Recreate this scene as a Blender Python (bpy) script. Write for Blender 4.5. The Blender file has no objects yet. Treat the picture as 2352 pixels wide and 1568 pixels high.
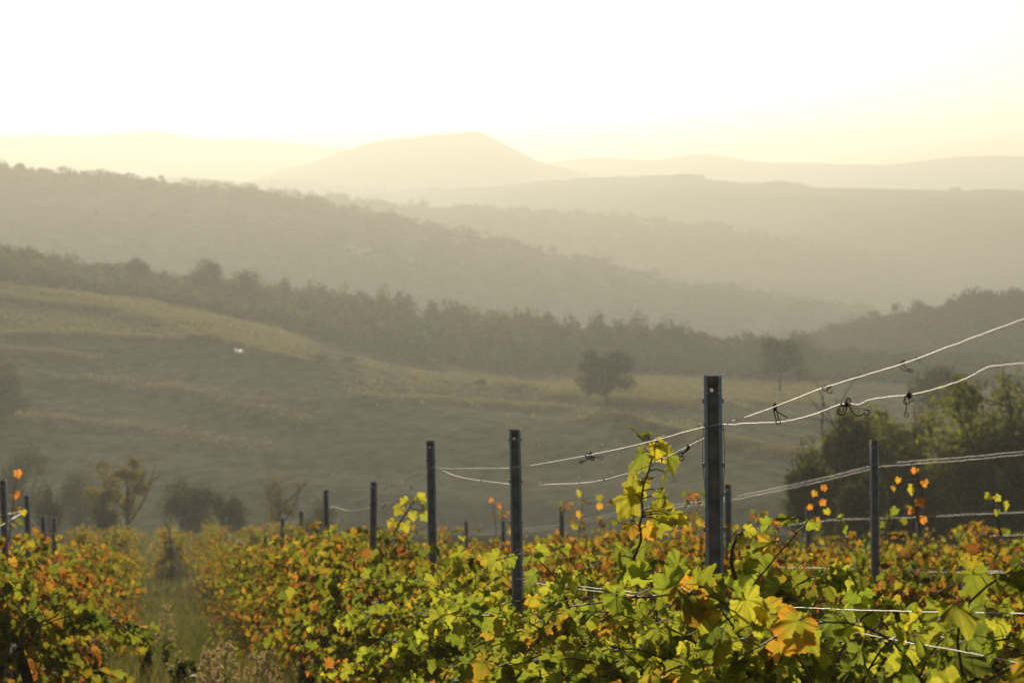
import bpy, math
import numpy as np
from mathutils import Vector, Euler

# ------------------------------------------------------------------ camera, sky, sun, exposure
SC = bpy.context.scene
COL = SC.collection
F = 5500.0                    # focal length in pixels of a 2352 px wide frame
CX, CY, HZ = 1176.0, 784.0, 420.0
PITCH = math.atan((CY - HZ) / F)
cam_d = bpy.data.cameras.new('camera'); cam = bpy.data.objects.new('camera', cam_d); COL.objects.link(cam)
cam_d.sensor_width = 36.0; cam_d.lens = 36.0 * F / 2352.0
cam.location = (0, 0, 0); cam.rotation_euler = (math.pi / 2 - PITCH, 0, 0)
cam_d.clip_start = 0.1; cam_d.clip_end = 30000
cam_d.dof.use_dof = True; cam_d.dof.focus_distance = 7.4; cam_d.dof.aperture_fstop = 8.0
SC.camera = cam

SUN_EL, SUN_AZ = math.radians(10.5), math.radians(-7.0)     # azimuth from +Y, negative = to the left
SUN_DIR = Vector((math.sin(SUN_AZ) * math.cos(SUN_EL), math.cos(SUN_AZ) * math.cos(SUN_EL), math.sin(SUN_EL)))
sun_d = bpy.data.lights.new('sun', 'SUN'); sun = bpy.data.objects.new('sun', sun_d); COL.objects.link(sun)
sun_d.energy = 5.0; sun_d.angle = math.radians(0.6); sun_d.color = (1.0, 0.91, 0.76)
sun.rotation_euler = (-SUN_DIR).to_track_quat('-Z', 'Y').to_euler()
W = bpy.data.worlds.new('World'); SC.world = W; W.use_nodes = True
wn = W.node_tree.nodes; wl = W.node_tree.links
bg = wn['Background']; sky = wn.new('ShaderNodeTexSky'); sky.sky_type = 'NISHITA'
sky.sun_disc = False; sky.sun_elevation = SUN_EL; sky.sun_rotation = SUN_AZ
sky.air_density = 1.0; sky.dust_density = 1.5; sky.ozone_density = 1.0
hsv = wn.new('ShaderNodeHueSaturation'); hsv.inputs['Saturation'].default_value = 0.42; wl.new(sky.outputs[0], hsv.inputs['Color']); wl.new(hsv.outputs[0], bg.inputs[0]); bg.inputs[1].default_value = 0.072
SC.view_settings.view_transform = 'Standard'; SC.view_settings.look = 'None'
SC.view_settings.exposure = 0.03; SC.view_settings.gamma = 1.0
SC.cycles.max_bounces = 8; SC.cycles.diffuse_bounces = 5; SC.cycles.glossy_bounces = 2
SC.cycles.transmission_bounces = 4; SC.cycles.volume_bounces = 0; SC.cycles.transparent_max_bounces = 4
SC.cycles.use_denoising = True; SC.cycles.sample_clamp_indirect = 4.0

# ------------------------------------------------------------------ geometry of the picture -> points in the place
cp, sp = math.cos(PITCH), math.sin(PITCH)
def ray(px, py):
    rx = (np.asarray(px, float) - CX) / F; ry = (CY - np.asarray(py, float)) / F
    return rx, cp + ry * sp, -sp + ry * cp
def P(px, py, Y):
    x, y, z = ray(px, py); s = Y / y
    return np.stack(np.broadcast_arrays(x * s, Y * np.ones_like(x * s), z * s), -1)
ROWSLOPE = -0.147
def rowY(X0, px, py):
    x, y, z = ray(px, py); return X0 / (x / y - ROWSLOPE)
def rowP(X0, px, py):
    return P(px, py, rowY(X0, px, py))
_gy = np.array([-60, -20, 0, 7.4, 11.5, 15.1, 19.06, 24.6, 28.8, 33.2, 38.9, 50, 58, 80, 100, 150, 180, 210, 260, 320.])
_gg = np.array([-7., -1.3, 1.55, 2.58, 3.14, 3.62, 4.28, 5.15, 5.88, 6.6, 7.5, 9.4, 10.8, 13.4, 16, 22.3, 27, 33.5, 46, 62.])
_yy = np.arange(-60, 320, 0.5); _zz = np.interp(_yy, _gy, _gg)
_zz = np.convolve(np.pad(_zz, 8, 'edge'), np.ones(17) / 17, 'valid')
def G(Y): return -np.interp(Y, _yy, _zz)

# ------------------------------------------------------------------ mesh helpers
def tag(o, label=None, cat=None, group=None, kind=None):
    if label: o['label'] = label
    if cat: o['category'] = cat
    if group: o['group'] = group
    if kind: o['kind'] = kind
    return o
def link(name, data, parent=None, loc=None, rotz=0.0):
    o = bpy.data.objects.new(name, data); COL.objects.link(o)
    if parent: o.parent = parent
    if loc is not None: o.location = [float(c) for c in loc]
    if rotz: o.rotation_euler = (0, 0, rotz)
    return o
def empty(name, loc=(0, 0, 0), rotz=0.0):
    o = link(name, None, None, loc, rotz); o.empty_display_size = 0.2; return o
class MB:
    """collects vertices, faces, colours and uvs and builds ONE mesh"""
    def __init__(s): s.v = []; s.f = []; s.c = []; s.u = []; s.m = []; s.n = 0
    def add(s, v, faces, col=None, uv=None, mi=0):
        v = np.asarray(v, np.float32).reshape(-1, 3); n = len(v)
        s.v.append(v)
        for f in faces if isinstance(faces, list) else [faces]:
            f = np.asarray(f, np.int32); s.f.append(f + s.n); s.m.append(np.full(len(f), mi, np.int32))
        c = np.ones((n, 4), np.float32)
        if col is not None: c[:, :3] = np.asarray(col, np.float32)[..., :3]
        s.c.append(c); s.u.append(np.zeros((n, 2), np.float32) if uv is None else np.asarray(uv, np.float32)); s.n += n
    def mesh(s, name, mats, smooth=False):
        me = bpy.data.meshes.new(name)
        v = np.concatenate(s.v); me.vertices.add(len(v)); me.vertices.foreach_set('co', v.ravel())
        tot = np.concatenate([np.full(len(f), f.shape[1], np.int32) for f in s.f]); idx = np.concatenate([f.ravel() for f in s.f])
        me.loops.add(len(idx)); me.loops.foreach_set('vertex_index', idx)
        me.polygons.add(len(tot)); me.polygons.foreach_set('loop_start', np.concatenate([[0], np.cumsum(tot)[:-1]]).astype(np.int32))
        me.polygons.foreach_set('material_index', np.concatenate(s.m))
        if smooth: me.polygons.foreach_set('use_smooth', np.ones(len(tot), bool))
        ca = me.color_attributes.new('Col', 'FLOAT_COLOR', 'POINT'); ca.data.foreach_set('color', np.concatenate(s.c).ravel())
        uv = me.uv_layers.new(name='UVMap'); uv.data.foreach_set('uv', np.concatenate(s.u)[idx].ravel())
        for m in mats if isinstance(mats, (list, tuple)) else [mats]: me.materials.append(m)
        me.update(calc_edges=True); me.validate(); return me
    def build(s, name, mats, parent=None, smooth=False, loc=None, rotz=0.0):
        return link(name, s.mesh(name, mats, smooth), parent, loc, rotz)
    def tube(s, path, r, k=6, col=None, cap=True):
        p = np.asarray(path, float); n = len(p); r = np.broadcast_to(np.asarray(r, float), (n,))
        t = np.gradient(p, axis=0); t /= np.linalg.norm(t, axis=1, keepdims=True) + 1e-9
        a = np.zeros((n, 3)); ref = np.array([0.3, 0.9, 0.2]) if abs(t[:, 2]).mean() > 0.7 else np.array([0.1, 0.15, 1.0])
        a = np.cross(t, ref); a /= np.linalg.norm(a, axis=1, keepdims=True) + 1e-9; b = np.cross(t, a)
        th = np.arange(k) * 2 * math.pi / k
        v = p[:, None] + r[:, None, None] * (np.cos(th)[None, :, None] * a[:, None] + np.sin(th)[None, :, None] * b[:, None])
        i = np.arange(n - 1)[:, None] * k; j = np.arange(k)[None]; j2 = (j + 1) % k
        q = np.stack([i + j, i + j2, i + k + j2, i + k + j], -1).reshape(-1, 4)
        fs = [q]
        if cap: fs.append(np.array([list(range(k))[::-1]])); fs.append(np.array([[(n - 1) * k + x for x in range(k)]]))
        s.add(v, fs, col)
    def box(s, c, d, rz=0.0, col=None, mi=0):
        x, y, z = [q / 2 for q in d]
        v = np.array([[sx * x, sy * y, sz * z] for sx in (-1, 1) for sy in (-1, 1) for sz in (-1, 1)])
        v = v @ np.array([[math.cos(rz), math.sin(rz), 0], [-math.sin(rz), math.cos(rz), 0], [0, 0, 1]]) + np.asarray(c, float)
        s.add(v, [np.array([[0, 1, 3, 2], [4, 6, 7, 5], [0, 4, 5, 1], [2, 3, 7, 6], [0, 2, 6, 4], [1, 5, 7, 3]])], col, None, mi)
def smooth_path(pts, n):
    p = np.asarray(pts, float); d = np.concatenate([[0], np.cumsum(np.linalg.norm(np.diff(p, axis=0), axis=1))])
    t = np.linspace(0, d[-1], n); m = np.gradient(p, d, axis=0) if len(p) > 2 else np.repeat((p[1:] - p[:1]) / d[-1], 2, 0)
    k = np.clip(np.searchsorted(d, t, 'right') - 1, 0, len(p) - 2); h = (d[k + 1] - d[k])[:, None]; u = ((t - d[k]) / h[:, 0])[:, None]
    return (2*u**3-3*u**2+1)*p[k] + (u**3-2*u**2+u)*h*m[k] + (-2*u**3+3*u**2)*p[k+1] + (u**3-u**2)*h*m[k+1]
# smooth value noise on numpy arrays
def vnoise(x, y, seed=0):
    x = np.asarray(x, float); y = np.asarray(y, float); xi = np.floor(x).astype(np.int64); yi = np.floor(y).astype(np.int64)
    fx = x - xi; fy = y - yi; fx = fx*fx*(3-2*fx); fy = fy*fy*(3-2*fy)
    def h(a, b):
        q = (a * 374761393 + b * 668265263 + seed * 1442695041) & 0x7fffffff
        q = ((q ^ (q >> 13)) * 1274126177) & 0x7fffffff; q = q ^ (q >> 16)
        return (q & 0xffff) / 65535.0
    return (h(xi, yi)*(1-fx) + h(xi+1, yi)*fx)*(1-fy) + (h(xi, yi+1)*(1-fx) + h(xi+1, yi+1)*fx)*fy
def fbm(x, y, seed=0, octs=4):
    s = 0; a = 0.5; t = 0
    for o in range(octs): s = s + a * vnoise(x * 2**o, y * 2**o, seed + o * 17); t += a; a *= 0.5
    return s / t

# ------------------------------------------------------------------ materials
def new_mat(name):
    m = bpy.data.materials.new(name); m.use_nodes = True; m.node_tree.nodes.clear(); return m, m.node_tree.nodes, m.node_tree.links
def principled(name, col, rough=0.7, metal=0.0, scale=None, col2=None, bump=0.0, bscale=None, spec=0.5, stretch=None):
    m, n, l = new_mat(name); o = n.new('ShaderNodeOutputMaterial'); b = n.new('ShaderNodeBsdfPrincipled'); l.new(b.outputs[0], o.inputs[0])
    b.inputs['Roughness'].default_value = rough; b.inputs['Metallic'].default_value = metal; b.inputs['Specular IOR Level'].default_value = spec
    if scale:
        tc = n.new('ShaderNodeTexCoord'); mp = n.new('ShaderNodeMapping'); l.new(tc.outputs['Object'], mp.inputs[0])
        if stretch: mp.inputs['Scale'].default_value = stretch
        t = n.new('ShaderNodeTexNoise'); t.inputs['Scale'].default_value = scale; t.inputs['Detail'].default_value = 6; l.new(mp.outputs[0], t.inputs[0])
        r = n.new('ShaderNodeValToRGB'); r.color_ramp.elements[0].position = 0.35; r.color_ramp.elements[1].position = 0.68
        r.color_ramp.elements[0].color = (*col, 1); r.color_ramp.elements[1].color = (*(col2 or col), 1)
        l.new(t.outputs[0], r.inputs[0]); l.new(r.outputs[0], b.inputs['Base Color'])
        if bump:
            t2 = n.new('ShaderNodeTexNoise'); t2.inputs['Scale'].default_value = bscale or scale * 3; t2.inputs['Detail'].default_value = 5; l.new(mp.outputs[0], t2.inputs[0])
            bp = n.new('ShaderNodeBump'); bp.inputs['Strength'].default_value = bump; bp.inputs['Distance'].default_value = 0.02
            l.new(t2.outputs[0], bp.inputs['Height']); l.new(bp.outputs[0], b.inputs['Normal'])
    else: b.inputs['Base Color'].default_value = (*col, 1)
    return m
def leaf_mat(name, trans=0.5, rough=0.45, veins=False, tboost=1.7, spec=0.35):
    """a thin leaf: glossy front and light coming through it; colour of each leaf from its attribute"""
    m, n, l = new_mat(name); o = n.new('ShaderNodeOutputMaterial'); b = n.new('ShaderNodeBsdfPrincipled'); t = n.new('ShaderNodeBsdfTranslucent')
    mx = n.new('ShaderNodeMixShader'); a = n.new('ShaderNodeVertexColor'); a.layer_name = 'Col'
    b.inputs['Roughness'].default_value = rough; b.inputs['Specular IOR Level'].default_value = spec; mx.inputs[0].default_value = trans
    c = a.outputs[0]
    def math_(op, x, y=None):
        k = n.new('ShaderNodeMath'); k.operation = op
        for i, q in enumerate((x, y)):
            if q is None: continue
            if isinstance(q, (int, float)): k.inputs[i].default_value = q
            else: l.new(q, k.inputs[i])
        return k.outputs[0]
    if veins:
        uv = n.new('ShaderNodeUVMap'); uv.uv_map = 'UVMap'; sx = n.new('ShaderNodeSeparateXYZ'); l.new(uv.outputs[0], sx.inputs[0])
        ax = math_('ABSOLUTE', sx.outputs[0]); best = None
        for ang in (0.0, 50.0, 105.0):
            ca, sa = math.cos(math.radians(ang)), math.sin(math.radians(ang))
            along = math_('ADD', math_('MULTIPLY', ax, sa), math_('MULTIPLY', sx.outputs[1], ca))
            d = math_('ABSOLUTE', math_('SUBTRACT', math_('MULTIPLY', ax, ca), math_('MULTIPLY', sx.outputs[1], sa)))
            d = math_('ADD', d, math_('MULTIPLY', math_('LESS_THAN', along, 0.0), 1.0)); best = d if best is None else math_('MINIMUM', best, d)
        v1 = math_('SUBTRACT', 1.0, math_('MINIMUM', math_('MULTIPLY', best, 55.0), 1.0))
        wv = n.new('ShaderNodeTexVoronoi'); wv.feature = 'DISTANCE_TO_EDGE'; wv.inputs['Scale'].default_value = 9.0; l.new(uv.outputs[0], wv.inputs['Vector'])
        v2 = math_('MULTIPLY', math_('SUBTRACT', 1.0, math_('MINIMUM', math_('MULTIPLY', wv.outputs[0], 14.0), 1.0)), 0.35)
        vv = math_('MAXIMUM', v1, v2)
        nz = n.new('ShaderNodeTexNoise'); nz.inputs['Scale'].default_value = 3.0; l.new(uv.outputs[0], nz.inputs[0])
        hs = n.new('ShaderNodeHueSaturation'); l.new(a.outputs[0], hs.inputs['Color'])
        l.new(math_('ADD', math_('MULTIPLY', nz.outputs[0], 0.6), math_('SUBTRACT', 0.72, math_('MULTIPLY', vv, 0.42))), hs.inputs['Value'])
        c = hs.outputs[0]
        bp = n.new('ShaderNodeBump'); bp.inputs['Strength'].default_value = 0.35; bp.inputs['Distance'].default_value = 0.003
        l.new(math_('SUBTRACT', 1.0, vv), bp.inputs['Height']); l.new(bp.outputs[0], b.inputs['Normal'])
    g = n.new('ShaderNodeMix'); g.data_type = 'RGBA'; g.blend_type = 'MULTIPLY'; g.inputs[0].default_value = 1.0
    l.new(c, g.inputs[6]); g.inputs[7].default_value = (tboost * 1.15, tboost, tboost * 0.5, 1)
    l.new(c, b.inputs['Base Color']); l.new(g.outputs[2], t.inputs[0])
    l.new(b.outputs[0], mx.inputs[1]); l.new(t.outputs[0], mx.inputs[2]); l.new(mx.outputs[0], o.inputs[0]); return m
M_LEAF = leaf_mat('vine_leaf', 0.7, 0.6, veins=True, tboost=3.0, spec=0.2)
M_LEAF2 = leaf_mat('vine_leaf_far', 0.68, 0.65, tboost=2.0, spec=0.15)
M_TREE = leaf_mat('tree_leaf', 0.4, 0.8, tboost=1.7, spec=0.08)
M_FOREST = leaf_mat('forest_leaf', 0.28, 0.9, tboost=1.5, spec=0.0)
M_TREE2 = leaf_mat('near_tree_leaf', 0.5, 0.7, tboost=2.0, spec=0.12)
M_GRASS = leaf_mat('grass_blade', 0.5, 0.55, tboost=1.8, spec=0.3)
M_STEEL = principled('galvanised_steel', (0.36, 0.385, 0.42), 0.5, 0.15, 30, (0.5, 0.52, 0.55), 0.1, 90)  # blue-grey galvanising, painted lighter for the sky's reflection on the post chamfers
M_STEELWEB = principled('weathered_steel', (0.12, 0.105, 0.085), 0.6, 0.1, 18, (0.26, 0.22, 0.18), 0.15, 60)
M_WIRE = principled('bright_wire', (0.42, 0.37, 0.30), 0.55, 0.6)
M_HOOK = principled('hook_wire', (0.2, 0.2, 0.2), 0.45, 0.8)
M_BARK = principled('vine_bark', (0.045, 0.03, 0.02), 0.9, 0, 40, (0.10, 0.07, 0.05), 0.6, 70, 0.2, (1, 1, 0.2))
M_CANE = principled('vine_cane', (0.10, 0.05, 0.022), 0.6, 0, 12, (0.17, 0.09, 0.03))
M_DRY = principled('dried_tendril', (0.02, 0.016, 0.013), 0.8)
M_WOOD = principled('grey_wood', (0.42, 0.38, 0.33), 0.85, 0, 14, (0.6, 0.55, 0.48), 0.5, 40, 0.3, (1, 1, 0.15))
M_TRUNK = principled('tree_bark', (0.05, 0.04, 0.03), 0.9, 0, 6, (0.11, 0.09, 0.07), 0.5, 20, 0.2)
M_FLUFF = leaf_mat('seed_fluff', 0.5, 0.8, tboost=1.2, spec=0.1)
M_PLASTER = principled('pale_plaster', (0.3, 0.28, 0.25), 0.8, 0, 2.0, (0.4, 0.37, 0.33))
M_ROOF = principled('pale_roof', (0.55, 0.48, 0.42), 0.5, 0, 3.0, (0.7, 0.62, 0.55))
M_GLASS = principled('dark_window', (0.03, 0.03, 0.035), 0.2)
M_WHITE = principled('white_sheet', (0.5, 0.48, 0.45), 0.5, 0, 5, (0.6, 0.58, 0.55))
def ground_mat(name, cols, scale, scale2, stretch=(1, 1, 1), bump=0.5, bdist=0.1, band=None):
    m, n, l = new_mat(name); o = n.new('ShaderNodeOutputMaterial'); b = n.new('ShaderNodeBsdfPrincipled'); l.new(b.outputs[0], o.inputs[0])
    b.inputs['Roughness'].default_value = 1.0; b.inputs['Specular IOR Level'].default_value = 0.0
    tc = n.new('ShaderNodeTexCoord'); mp = n.new('ShaderNodeMapping'); mp.inputs['Scale'].default_value = stretch; l.new(tc.outputs['Object'], mp.inputs[0])
    t = n.new('ShaderNodeTexNoise'); t.inputs['Scale'].default_value = scale; t.inputs['Detail'].default_value = 7; t.inputs['Roughness'].default_value = 0.62; l.new(mp.outputs[0], t.inputs[0])
    r = n.new('ShaderNodeValToRGB'); l.new(t.outputs[0], r.inputs[0]); e = r.color_ramp.elements
    e[0].position = 0.33; e[0].color = (*cols[0], 1); e[1].position = 0.68; e[1].color = (*cols[-1], 1)
    for i, c in enumerate(cols[1:-1]): k = e.new(0.33 + 0.35 * (i + 1) / (len(cols) - 1)); k.color = (*c, 1)
    t2 = n.new('ShaderNodeTexNoise'); t2.inputs['Scale'].default_value = scale2; t2.inputs['Detail'].default_value = 6; l.new(mp.outputs[0], t2.inputs[0])
    hs = n.new('ShaderNodeHueSaturation'); l.new(r.outputs[0], hs.inputs['Color'])
    mr = n.new('ShaderNodeMapRange'); mr.inputs[1].default_value = 0.3; mr.inputs[2].default_value = 0.7; mr.inputs[3].default_value = 0.6; mr.inputs[4].default_value = 1.4
    l.new(t2.outputs[0], mr.inputs[0]); l.new(mr.outputs[0], hs.inputs['Value']); l.new(hs.outputs[0], b.inputs['Base Color'])
    bp = n.new('ShaderNodeBump'); bp.inputs['Strength'].default_value = bump; bp.inputs['Distance'].default_value = bdist
    l.new(t2.outputs[0], bp.inputs['Height']); l.new(bp.outputs[0], b.inputs['Normal']); return m
M_SOIL = ground_mat('vineyard_soil', [(0.03, 0.04, 0.014), (0.05, 0.055, 0.02), (0.08, 0.07, 0.035)], 0.5, 6.0)
M_FIELD = ground_mat('dry_pasture', [(0.13, 0.14, 0.07), (0.16, 0.16, 0.09), (0.19, 0.178, 0.11)], 0.035, 0.5, (1, 0.7, 1), 0.4, 0.3)
M_HILL = ground_mat('wooded_hill', [(0.045, 0.055, 0.025), (0.07, 0.075, 0.035), (0.11, 0.10, 0.055)], 0.012, 0.09, (1, 1, 1), 0.6, 3.0)
M_FAR = ground_mat('far_hill', [(0.05, 0.06, 0.03), (0.08, 0.08, 0.045)], 0.004, 0.03, (1, 1, 1), 0.5, 8.0)

# ------------------------------------------------------------------ terrain
def grid_mesh(name, V, mat, smooth=True):
    r, c = V.shape[:2]; i = np.arange(r - 1)[:, None] * c; j = np.arange(c - 1)[None]
    q = np.stack([i + j, i + j + 1, i + c + j + 1, i + c + j], -1).reshape(-1, 4)
    m = MB(); m.add(V.reshape(-1, 3), [q]); o = m.build(name, mat, smooth=smooth); tag(o, kind='structure'); return o
xs = np.concatenate([np.arange(-110, -30, 2.0), np.arange(-30, 30, 0.5), np.arange(30, 112, 2.0)]); ys = np.concatenate([np.arange(-40, 90, 0.5), np.arange(90, 262, 2.0)])
XX, YY = np.meshgrid(xs, ys)
ZZ = G(YY) + 0.12 * (fbm(XX * 0.5, YY * 0.5, 3) - 0.5) + np.where(YY > 120, (YY - 120) * 0.02 * (fbm(XX * .06, YY * .06, 9) - .5), 0)
grid_mesh('vineyard_ground', np.stack([XX, YY, ZZ], -1), M_SOIL)
ys = np.concatenate([np.linspace(150, 1000, 30), np.linspace(1100, 13000, 40)]); xs = np.linspace(-9000, 9000, 71)
XX, YY = np.meshgrid(xs, ys)
ZZ = np.interp(YY, [150, 800, 3000, 13000], [-52, -85, -150, -175]); grid_mesh('valley_ground', np.stack([XX, YY, ZZ], -1), M_FAR)

def cubic(x, xp, fp):
    xp = np.asarray(xp, float); fp = np.asarray(fp, float); m = np.gradient(fp, xp, axis=0)
    k = np.clip(np.searchsorted(xp, x, 'right') - 1, 0, len(xp) - 2); h = xp[k + 1] - xp[k]; u = (x - xp[k]) / h
    sh = (len(np.atleast_1d(x)),) + (1,) * (fp.ndim - 1); u = u.reshape(sh); h = h.reshape(sh)
    return (2*u**3-3*u**2+1)*fp[k] + (u**3-2*u**2+u)*h*m[k] + (-2*u**3+3*u**2)*fp[k+1] + (u**3-u**2)*h*m[k+1]

# the pasture on the slope across the valley
FC = [-700, -300, 0, 300, 600, 900, 1200, 1500, 1800, 2100, 2400, 2900]
FR = {   # (picture height, distance) of seven contour lines for each column
 -700: [(1560,200),(1170,240),(1030,270),(900,300),(780,335),(690,372),(600,415)],
 -300: [(1560,200),(1180,240),(1040,270),(920,297),(800,330),(705,365),(625,412)],
 0:   [(1560,200),(1190,240),(1050,270),(940,295),(820,328),(720,365),(652,410)],
 300: [(1560,200),(1190,240),(1060,270),(960,295),(850,325),(755,360),(690,408)],
 600: [(1560,200),(1190,240),(1070,268),(975,292),(870,318),(795,350),(752,402)],
 900: [(1560,200),(1190,240),(1080,266),(985,290),(905,312),(858,345),(838,400)],
 1200:[(1560,200),(1190,238),(1085,262),(1000,282),(938,304),(895,350),(868,410)],
 1500:[(1560,200),(1190,232),(1090,254),(1015,272),(966,290),(905,340),(862,410)],
 1800:[(1560,200),(1190,222),(1110,240),(1062,256),(1030,276),(935,345),(872,415)],
 2100:[(1560,200),(1200,222),(1130,245),(1085,270),(1030,300),(945,350),(880,415)],
 2400:[(1560,200),(1210,225),(1150,250),(1100,275),(1040,305),(960,352),(890,415)],
 2900:[(1560,200),(1230,225),(1170,250),(1120,275),(1060,305),(980,352),(910,415)]}
ctrl = np.array([[P(c, p, Y) for p, Y in FR[c]] for c in FC])          # col,row,3
ext = ctrl[:, -1] + np.array([0, 120, -6.0]); ext2 = ctrl[:, -1] + np.array([0, 300, -40.0]); ctrl = np.concatenate([ctrl, ext[:, None], ext2[:, None]], 1)
cc = np.linspace(-700, 2900, 361); rr = np.linspace(0, ctrl.shape[1] - 1, 241)
A = cubic(cc, FC, ctrl); A = cubic(rr, np.arange(ctrl.shape[1]), A.transpose(1, 0, 2))
x, y = A[..., 0], A[..., 1]
ridged = 1 - np.abs(2 * fbm((x - .5 * y) * .007 + 7, (y + .5 * x) * .022, 5, 2) - 1)
A[..., 2] += (2.0 * (ridged - 0.8) + 1.0 * (fbm(x * .03, y * .05, 21) - .5) + 0.10 * (fbm(x * .3, y * .3, 31, 3) - .5)) * np.clip((y - 215) / 40, 0, 1)
BROWS = [[(-300,660),(0,690),(300,730),(430,775),(560,810),(700,838)],[(-300,780),(0,775),(300,780),(560,803),(640,830)],[(-200,800),(0,812),(200,832)],[(120,872),(300,890),(450,910),(600,950),(680,975)],
         [(860,795),(1000,842),(1150,882),(1250,905),(1400,930)],[(850,920),(1100,932),(1300,950),(1500,985),(1700,1025),(1900,1068)],[(300,690),(500,720),(700,760),(860,795)],[(1420,930),(1600,925),(1900,930)],[(0,960),(300,985),(600,1040)]]
PROJ = np.stack([CX + A[..., 0] / A[..., 1] * F, HZ - A[..., 2] / A[..., 1] * F], -1); BR = []
for bi, br in enumerate(BROWS):          # low grassy brows where the slope breaks
    q = smooth_path(np.array([(a, b, 0) for a, b in br]), 40)[:, :2]; ix = [np.unravel_index(np.argmin(((PROJ - k) ** 2).sum(-1)), PROJ.shape[:2]) for k in q]; g = np.array([A[i][:2] for i in ix]); BR.append(g)
    d = np.min(np.hypot(A[..., 0][..., None] - g[:, 0], (A[..., 1][..., None] - g[:, 1])), -1); A[..., 2] += .55 * np.exp(-(d / 4.0) ** 2) * (1 if bi not in (7, 8) else .5)
field = grid_mesh('pasture_hillside', A, M_FIELD)
FIELD = A
def on_field(px, py): return A[np.unravel_index(np.argmin(((PROJ2 - [px, py]) ** 2).sum(-1)), PROJ2.shape[:2])]
PROJ2 = np.stack([CX + A[..., 0] / A[..., 1] * F, HZ - A[..., 2] / A[..., 1] * F], -1)
def field_at(X, Y):
    i = np.clip((X / Y * F + CX + 700) / 10, 0, A.shape[1] - 1).astype(int); d = np.abs(A[:, i, 1] - Y[None]); return A[np.argmin(d, 0), i, 2]
def field_z(px, Y):
    """ground height on the pasture below a picture column at a distance"""
    X = (px - CX) / F * Y; d = (FIELD[..., 0] - X) ** 2 + (FIELD[..., 1] - Y) ** 2; i = np.unravel_index(np.argmin(d), d.shape); return FIELD[i]

# hill ridges, each a real slope with its crest, a front and a back
def ridge(name, crest, Yc, front, mat, bump=0.0, bsc=0.02, step=10, seed=1, rows=40, rough=0.0):
    px = np.arange(crest[0][0], crest[-1][0] + 1, step, dtype=float)
    py = cubic(px, [c[0] for c in crest], [c[1] for c in crest])
    Yc_ = np.interp(px, [c[0] for c in Yc], [c[1] for c in Yc]) if isinstance(Yc, list) else np.full(len(px), float(Yc))
    top = P(px, py, Yc_)
    fpy = np.interp(px, [c[0] for c in front], [c[1] for c in front]); fY = Yc_ * np.interp(px, [c[0] for c in front], [c[2] for c in front])
    bot = P(px, fpy, fY); back = top + np.stack([0 * px, Yc_ * 0.28, -0.055 * Yc_ - 0 * px], -1); under = bot + np.array([0, -0.05, -1.0]) * (Yc_ * 0.08)[:, None]
    t = np.linspace(0, 1, rows)[:, None, None]
    V = bot[None] * (1 - t) + top[None] * t
    e = t[..., 0]; prof = np.sin(e * math.pi / 2) * 0.35 + e * 0.65
    V[..., 2] = bot[None, :, 2] * (1 - prof) + top[None, :, 2] * prof
    tb = np.linspace(0.1, 1, 10)[:, None, None]; B = top[None] * (1 - tb) + back[None] * tb
    B[..., 2] = top[None, :, 2] * (1 - tb[..., 0]**1.6) + back[None, :, 2] * tb[..., 0]**1.6
    V = np.concatenate([under[None], V, B])
    if rough: V[..., 2] += rough * (np.mean(Yc_) / 1500) * (fbm(V[..., 0] * bsc * .25, V[..., 1] * bsc * .25, seed + 40, 4) - .5) * np.concatenate([[0], np.sin(np.linspace(0, math.pi, rows)), np.zeros(10)])[:, None]
    if bump: V[..., 2] += bump * np.maximum(0, fbm(V[..., 0] * bsc, V[..., 1] * bsc, seed, 4) - .45) * 2
    grid_mesh(name, V, mat); return V
ridge('far_range', [(-900,318),(-400,330),(0,313),(130,322),(240,322),(300,316),(370,320),(450,335),(560,345),(700,352),(850,365),(1000,385),(1200,420)], 4500, [(-900,460,.8),(1200,460,.8)], M_FAR, 22, .004, 14, 1)
ridge('horizon_range', [(1050,420),(1250,382),(1400,368),(1500,372),(1640,360),(1700,370),(1900,378),(2050,378),(2180,368),(2352,368),(2700,360),(3200,365)], 4100, [(1050,470,.8),(3200,470,.8)], M_FAR, 14, .005, 14, 2)
ridge('dome_hill', [(300,450),(450,435),(560,420),(650,392),(740,368),(800,345),(850,328),(950,315),(1020,309),(1050,306),(1106,307),(1117,312),(1150,326),(1190,346),(1250,375),(1300,386),(1350,405),(1400,422),(1500,445),(1700,470)], 3200, [(300,480,.85),(1700,490,.85)], M_FAR, 3, .03, 8, 3)
ridge('long_ridge', [(-300,405),(100,402),(300,405),(500,412),(640,421),(700,418),(760,425),(820,434),(900,441),(960,440),(1100,429),(1300,418),(1500,410),(1600,408),(1660,416),(1800,428),(2000,433),(2190,438),(2352,443),(2800,452)],
      [(-300,2900),(700,2750),(1100,2400),(2800,2050)], [(-300,560,.8),(1200,600,.72),(2800,760,.62)], M_HILL, 7, .02, 8, 4, rough=18)
R2B = ridge('middle_ridge', [(300,425),(500,428),(640,441),(760,455),(870,470),(980,480),(1100,478),(1250,490),(1400,498),(1500,510),(1650,525),(1750,540),(1900,565),(2050,600),(2200,630),(2352,662),(2700,700)], 1650, [(300,640,.75),(1500,690,.75),(2700,860,.7)], M_HILL, 3, .02, 8, 5, rough=7)
R2A = ridge('wooded_ridge', [(-700,330),(-300,362),(0,385),(100,397),(200,407),(280,408),(400,422),(470,435),(580,442),(640,455),(750,477),(850,492),(950,512),(1050,532),(1150,557),(1250,582),(1350,602),(1500,640),(1600,655),(1700,670),(1800,688),(1950,707),(2050,730),(2150,750),(2400,800)], 1100,
      [(-700,640,.72),(600,740,.72),(1400,860,.68),(2400,930,.66)], M_HILL, 2, .05, 8, 6, rough=8)
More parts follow.
